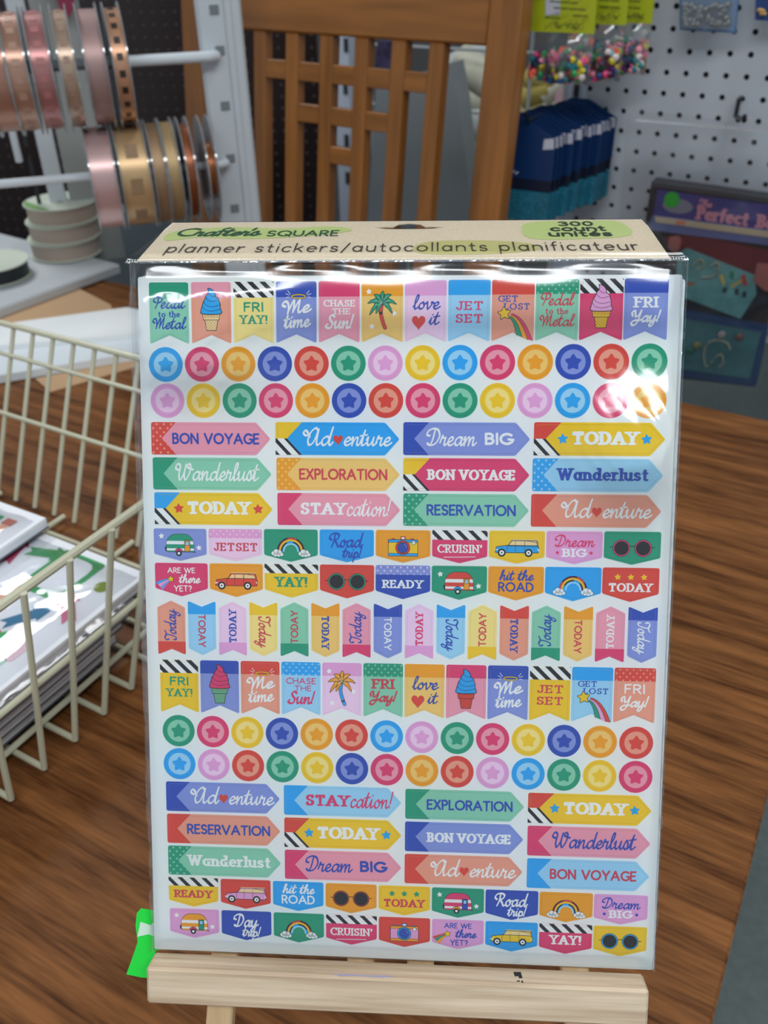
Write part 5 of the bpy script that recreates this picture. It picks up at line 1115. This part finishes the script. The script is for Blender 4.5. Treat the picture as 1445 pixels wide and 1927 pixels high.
# blue sequin packs
navy = mat('pack_navy', (12, 48, 96), .35, spec=.5); navyd = mat('pack_dark_blue', (12, 24, 48), .4); gl = mat('teal_glitter', (16, 104, 128), .3, spec=.8, var=.75, bscale=420, bump=1.0); wl_ = mat('white_tag', (196, 198, 212), .6)
fa, fb = atv(1046, 258, 1.24), atv(1040, 404, 1.24); ba, bb = atv(1163, 222, 1.395), atv(1158, 348, 1.395)
NPK = 16; hook(0, 'metal hook carrying the row of blue packs', 1.225, lerp(fa@UD, ba@UD, .5)-.06, lerp(fa[2], ba[2], .5)-.004+.022)
for i in range(NPK):
    f = 1-(i/(NPK-1)); jit = random.uniform(-.003, .003) if f < 1 else 0; uR = lerp(fa@UD, ba@UD, 1-f)+jit; z1 = lerp(fa[2], ba[2], 1-f)+random.uniform(-.002, .002); hgt = .115; v0 = lerp(1.24, 1.395, 1-f); wdt = .118
    lab = 'navy blue pack of teal sequins, foremost of the row on the hook' if i == 0 else ('navy blue pack of teal sequins, last of the row against the pegboard' if i == NPK-1 else 'navy blue pack of teal sequins, %s from the front of the hanging row' % ['', 'second', 'third', 'fourth', 'fifth', 'sixth', 'seventh', 'eighth', 'ninth', 'tenth', 'eleventh', 'twelfth', 'thirteenth', 'fourteenth', 'fifteenth'][i])
    t = Thing('sequin_pack', lab, 'craft pack', uvw(uR-wdt/2, v0, z1-hgt), 'blue sequin packs on one hook'); fr = (uvw(uR-wdt, v0, z1-hgt), UD, ZD, -VD)
    mb = MB(); mb.prism([(0, hgt*.50), (wdt, hgt*.50), (wdt, hgt), (wdt*.62, hgt+.022), (wdt*.38, hgt+.022), (0, hgt)], 0, .0012, navy, fr); t.part('header', mb)
    mb = MB(); mb.prism([(0.001, hgt*.36), (wdt-.001, hgt*.36), (wdt-.001, hgt*.50), (.001, hgt*.50)], -.001, .002, navyd, fr); t.part('window', mb)
    mb = MB(); mb.prism(roundpoly([(0.001, 0), (wdt-.001, 0), (wdt-.001, hgt*.36), (.001, hgt*.36)], .004), -.003, .006, gl, fr); t.part('sequins', mb, kind='stuff')
    mb = MB(); mb.prism([(wdt-.017, hgt*.86), (wdt-.001, hgt*.88), (wdt-.002, hgt*1.0), (wdt-.016, hgt*.98)], .0012, .0018, wl_, fr); t.part('price_label', mb)
    if i == 0:
        mb = MB(); pen(mb, catmull([(.034, hgt*.80), (.04, hgt*.745), (.05, hgt*.74), (.058, hgt*.79)], 3), .0016, wl_, .0032, fr=fr)
        for k in range(9): pen(mb, [(.026+.0062*k, hgt*.66-.0006*k), (.029+.0062*k, hgt*.68-.0006*k)], .0016, wl_, .0009, fr=fr)
        t.part('printed_logo', mb)
# bead bags
yg = mat('lime_header', (176, 186, 24), .5); olive = mat('header_ink', (84, 92, 24), .6); bagf = film('bag_film', .05, .12, (.95, .96, .97), bump=.8, bscale=30, haze=.025)
bc = [mat('bead_%s' % n, c_, .25, spec=.6) for n, c_ in dict(pink=(226, 70, 130), coral=(240, 100, 80), white=(226, 214, 210), blue=(30, 84, 150), navy=(28, 28, 76), green=(30, 160, 84), teal=(24, 130, 140), yellow=(214, 200, 50), plum=(98, 22, 60), rose=(236, 150, 170), darkg=(14, 62, 50), purple=(92, 40, 100)).items()]
def beadbag(px, v_, label, seed):
    (xl, xr, yh, yb) = px; a = atv(xl, yh, v_); b = atv(xr, yh+(xr-xl)*.07, v_); c_ = atv((xl+xr)/2, yb, v_); wdt = (b-a)@UD; hb = (a[2]+b[2])/2-c_[2]; o = uvw(a@UD, v_, (a[2]+b[2])/2-hb)
    fr = (o, UD, ZD, -VD); t = Thing('bead_bag', label, 'bag of beads', o, 'bead bags with lime headers'); rr = random.Random(seed)
    mb = MB(); mb.prism([(0, hb), (wdt, hb), (wdt-.004, hb+.10), (.004, hb+.10)], -.002, .0025, yg, fr); h_ = t.part('header', mb)
    mb = MB()
    for r_ in range(5):
        x = .016+.018*(r_ < 3)
        while x < wdt-.012: L_ = rr.uniform(.004, .011); pen(mb, [(x, hb+.020+.0085*r_), (min(x+L_, wdt-.008), hb+.020+.0085*r_)], .0028, olive, .0015, .0011, fr=fr, n=6); x += L_+.0045
    text(mb, '0.70 oz (20 g)', 'sans', wdt*.62, hb+.007, wdt*.50, .0065, olive, .0028, fr=fr)
    if seed == 1: mb.flat([(.020, hb+.019), (.040, hb+.021), (.038, hb+.044), (.018, hb+.041)], .0036, wl_, fr)
    t.part('header_print', mb, parent=h_)
    mb = MB()
    for k in range(330):
        x = rr.uniform(.006, wdt-.006); h2 = (hb*.66)*(1-.25*((x-wdt/2)/(wdt/2))**2); z_ = rr.uniform(.004+.010*((x-wdt/2)/(wdt/2))**2, h2); y_ = rr.uniform(-.010, .012); r_ = rr.uniform(.0042, .0058)
        if k % 3: mb.ball(o+UD*x+ZD*z_-VD*y_, r_, rr.choice(bc), nu=8, nv=5)
        else: q = o+UD*x+ZD*z_-VD*y_; d = np.array([rr.uniform(-1, 1) for _ in range(3)]); d /= np.linalg.norm(d); mb.cyl(q-d*.004, q+d*.004, .004, rr.choice(bc), 10)
    t.part('beads', mb, smooth=True, kind='stuff')
    mb = MB(); n = 10; vs = []
    for s_ in (1, -1):
        for j in range(n+1):
            for i in range(n+1):
                x = wdt*i/n; z_ = hb*j/n; e = math.sin(PI*i/n)**.5*math.sin(PI*min(1, (j/n)*.85+.08))**.5; vs.append(o+UD*x+ZD*z_-VD*s_*(.017*e+.0004))
    m_ = (n+1)**2
    mb.add(vs, [(j*(n+1)+i, j*(n+1)+i+1, (j+1)*(n+1)+i+1, (j+1)*(n+1)+i) for j in range(n) for i in range(n)]+[(m_+j*(n+1)+i+1, m_+j*(n+1)+i, m_+(j+1)*(n+1)+i, m_+(j+1)*(n+1)+i+1) for j in range(n) for i in range(n)], bagf)
    t.part('clear_bag', mb, smooth=2)
    return o, wdt, hb
o1, w1, h1 = beadbag((999, 1118, 57, 158), 1.25, 'bag of mixed bright beads with price sticker on its lime header, nearest the chair', 1)
o2, w2, h2_ = beadbag((1082, 1178, 42, 152), 1.30, 'bag of mixed beads, middle of the three with lime headers', 2)
o3, w3, h3 = beadbag((1140, 1226, 40, 140), 1.365, 'bag of mixed beads nearest the bare pegboard, rightmost of three', 3)
# silver bead packet
def packet(pxs, v_, m_, label):
    P = [atv(x, y, v_) for x, y in pxs]; o = P[3]; pts = [((p-o)@UD, p[2]-o[2]) for p in P]; t = Thing('bead_packet', label, 'bead packet', o); mb = MB(); mb.prism(pts[::-1], 0, .003, m_, (o, UD, ZD, -VD)); t.part('backing_layer', mb); return t, o
ly = mat('packet_blue', (78, 116, 156), .4); sv = mat('silver_bead', (128, 128, 124), .22, .9)
t, o = packet([(1279, -70), (1396, -66), (1385, 62), (1280, 56)], 1.385, ly, 'blue backed packet of silver oval beads at the top right')
mb = MB(); rr = random.Random(5)
for k in range(44):
    q = atv(rr.uniform(1290, 1372), rr.uniform(8, 48), 1.376); mb.ball(q, .0052, sv, (1, .7, .75), 8, 6)
t.part('silver_beads', mb, smooth=True, kind='stuff')
mb = MB(); mb.add([atv(x, y, 1.370) for x, y in ((1282, -60), (1392, -56), (1382, 58), (1283, 52))], [(0, 3, 2, 1)], film('packet_film', .10, .1, (.9, .93, .96), bump=.8, bscale=40, haze=.01)); t.part('clear_front', mb)
t, o = packet([(1424, -60), (1520, -56), (1512, 44), (1421, 37)], 1.385, mat('packet_navy', (28, 62, 120), .4), 'dark blue packet in the top right corner of the pegboard')
mb = MB(); [mb.ball(atv(rr.uniform(1427, 1444), rr.uniform(18, 26), 1.376), .003, mat('gold_bead', (200, 160, 90), .3), (1, .7, .75), 6, 4) for _ in range(6)]; t.part('gold_beads', mb, kind='stuff')

# bead kit in a hanging clear bag
KV = 1.36
def kp(x, y, dv=0): return atv(x, y, KV-dv)
KT = Thing('bead_kit', 'large bead craft kit with purple label in a clear hanging bag', 'craft kit', kp(1300, 728)); 
def kpart(name, pxs, dv, th, col, rough=.45, parent=None, **k):
    P = [kp(x, y, dv) for x, y in pxs]; o = P[0]; pts = [((p-o)@UD, p[2]-o[2]) for p in P]
    ar = sum(pts[i-1][0]*pts[i][1]-pts[i][0]*pts[i-1][1] for i in range(len(pts)))
    if ar < 0: pts = pts[::-1]
    mb = MB(); mb.prism(pts, -th, 0, mat('kit_'+name, col, rough, **k), (o, UD, ZD, -VD)); return KT.part(name, mb, parent=parent)
case = kpart('case', [(1226, 342), (1490, 379), (1420, 728), (1168, 700)], 0, .03, (30, 34, 46))
kpart('case_rim', [(1226, 342), (1490, 379), (1488, 388), (1225, 351)], .004, .004, (62, 64, 70))
lab_ = kpart('purple_label', [(1237, 357), (1490, 391), (1480, 440), (1228, 408)], .004, .004, (62, 56, 132))
kpart('lower_flap', [(1228, 406), (1482, 438), (1478, 466), (1216, 432)], .006, .003, (104, 116, 168), .3)
kpart('beige_strip', [(1232, 407), (1482, 440), (1481, 452), (1233, 418)], .0075, .001, (206, 188, 158))
kpart('orange_mark', [(1272, 414), (1290, 416), (1289, 424), (1271, 422)], .008, .0004, (220, 140, 110))
kpart('maroon_band', [(1250, 446), (1300, 440), (1478, 478), (1474, 540), (1400, 520), (1300, 468), (1262, 474)], .003, .003, (112, 30, 44))
kpart('pink_grip', [(1260, 446), (1276, 444), (1282, 452), (1278, 470), (1268, 476), (1256, 466)], .006, .004, (176, 104, 100))
kpart('pink_grip', [(1424, 496), (1478, 500), (1470, 548), (1440, 548), (1418, 530)], .006, .004, (178, 106, 116))
kpart('teal_mat', [(1276, 477), (1292, 467), (1419, 518), (1423, 554), (1393, 600), (1292, 562), (1268, 550)], .005, .003, (104, 166, 168), var=.2, bscale=60)
for i_, (pxs, col) in enumerate([([(1354, 518), (1360, 516), (1364, 534), (1360, 538)], (214, 190, 70)), ([(1374, 510), (1381, 512), (1380, 528), (1372, 522)], (30, 130, 96)), ([(1394, 520), (1402, 516), (1406, 538), (1398, 536)], (200, 50, 60)), ([(1360, 542), (1370, 540), (1366, 552), (1358, 550)], (36, 60, 66)), ([(1382, 544), (1390, 542), (1390, 556), (1382, 554)], (36, 60, 66)), ([(1396, 550), (1405, 547), (1404, 560), (1396, 560)], (36, 60, 66)), ([(1374, 538), (1398, 524), (1399, 528), (1377, 542)], (214, 180, 70)), ([(1292, 530), (1306, 531), (1306, 538), (1292, 537)], (170, 120, 90))]):
    P = [kp(x, y, .0054) for x, y in pxs]; mb = MB(); mb.add(P, [(0, 3, 2, 1)], mat('kit_motif_%d' % i_, col, .6)); KT.part('printed_motif', mb)
kpart('blue_tray', [(1250, 576), (1446, 612), (1422, 727), (1240, 704)], .003, .003, (30, 66, 116))
kpart('tray_mat', [(1262, 596), (1432, 626), (1410, 713), (1252, 690)], .006, .002, (66, 120, 126), var=.2, bscale=60)
mb = MB(); cb = mat('kit_bead_string', (168, 172, 150), .5)
for P in (catmull([(1352, 690), (1360, 684), (1358, 668), (1346, 672), (1330, 690), (1324, 668), (1332, 646), (1350, 640), (1368, 646), (1374, 658)], 4), catmull([(1320, 522), (1340, 520), (1352, 508), (1350, 494), (1338, 500)], 4), catmull([(1304, 500), (1318, 488), (1324, 500), (1312, 508)], 4)):
    mb.tube([kp(x, y, .0075) for x, y in P], .0016, cb, 6)
KT.part('bead_string', mb, smooth=True, kind='stuff')
for (x, y, c_) in ((1358, 630, (176, 160, 160)), (1392, 634, (120, 80, 70)), (1312, 650, (140, 130, 70)), (1300, 660, (30, 110, 90))):
    mb = MB(); mb.ball(kp(x, y, .0095), .0065, mat('kit_bead_%d' % x, c_, .35), (1, .4, 1)); KT.part('bead', mb, smooth=True)
kq = kp(1237, 357, .0044); ZU = .000004; mb = MB(); pk = mat('kit_lettering', (214, 140, 158), .6); kfr = (kp(1305, 402, .0046), (kp(1405, 416, .0046)-kp(1305, 402, .0046))/np.linalg.norm(kp(1405, 416, .0046)-kp(1305, 402, .0046)), ZD, -VD)
text(mb, 'The', 'script', .014, .0118, .020, .010, pk, 0, fr=kfr, weight=1.5); text(mb, 'Perfect', 'slab', .041, -.0073, .074, .019, pk, 0, fr=kfr, weight=1.3); text(mb, 'Bead', 'slab', .113, -.0073, .050, .019, pk, 0, fr=kfr, weight=1.3)
KT.part('lettering', mb, parent=lab_)
mb = MB(); fr = (kp(1275, 388, .0046), UD, ZD, -VD); mb.flat(circle(0, 0, .022, 24, .0105), 0, mat('kit_oval', (132, 134, 150), .4), fr); KT.part('oval_badge', mb, parent=lab_)
mb = MB(); mb.cyl(kp(1264, 376, .0050), kp(1264, 376, .0050)-VD*.0008, .0112, mat('green_dot', (30, 176, 40), .5), 28); KT.part('green_dot_sticker', mb, parent=lab_)
mb = MB(); cl = film('kit_bag_film', .02, .10, (.92, .93, .94), bump=.9, bscale=9, haze=.015, bdist=.006); n = 14; vs = []
TLc, TRc, BRc, BLc = [kp(*q, .022) for q in ((1182, 204), (1560, 246), (1480, 786), (1140, 748))]
for j in range(n+1):
    for i in range(n+1):
        a = lerp(lerp(TLc, TRc, i/n), lerp(BLc, BRc, i/n), j/n); w_ = .004*math.sin(i*1.1+j*.7)+.003*math.sin(j*2.3+i*.4)
        if j > n-3: w_ += .006*math.sin(i*3.1)
        vs.append(a-VD*(w_+.002))
mb.add(vs, [(j*(n+1)+i, (j+1)*(n+1)+i, (j+1)*(n+1)+i+1, j*(n+1)+i+1) for j in range(n) for i in range(n)], cl); KT.part('clear_bag', mb, smooth=2)
mb = MB(); mb.prism([(0, 0), (.34, 0), (.34, .003), (0, .003)], 0, .0008, film('zip_film', .3, .1, (.9, .92, .94), haze=.25), (kp(1195, 228, .03), UD, ZD, -VD)); KT.part('zip_strip', mb)
hp = kp(1402, 226, .026); mb = MB(); e1_ = atv(1394, 184, WV-.003); mb.tube([e1_, e1_-VD*.012, e1_-VD*.014-ZD*.022, hp, hp-VD*.008, hp-VD*.010+ZD*.008], .0030, hk, 8); single('peg_hook', mb, 'metal hook from the pegboard holding the clear kit bag', 'hook', hp, 'pegboard hooks', smooth=True)
mb = MB(); uu, zz_ = o1+UD*w1/2, o1[2]+h1+.085
mb.tube([uvw(o1@UD+w1/2, WV-.003, zz_), uvw(o1@UD+w1/2, 1.20, zz_), uvw(o1@UD+w1/2, 1.19, zz_+.01)], .0024, hk, 8); single('peg_hook', mb, 'metal hook above the frame carrying the bead bags', 'hook', uvw(o1@UD+w1/2, 1.19, zz_), 'pegboard hooks', smooth=True)
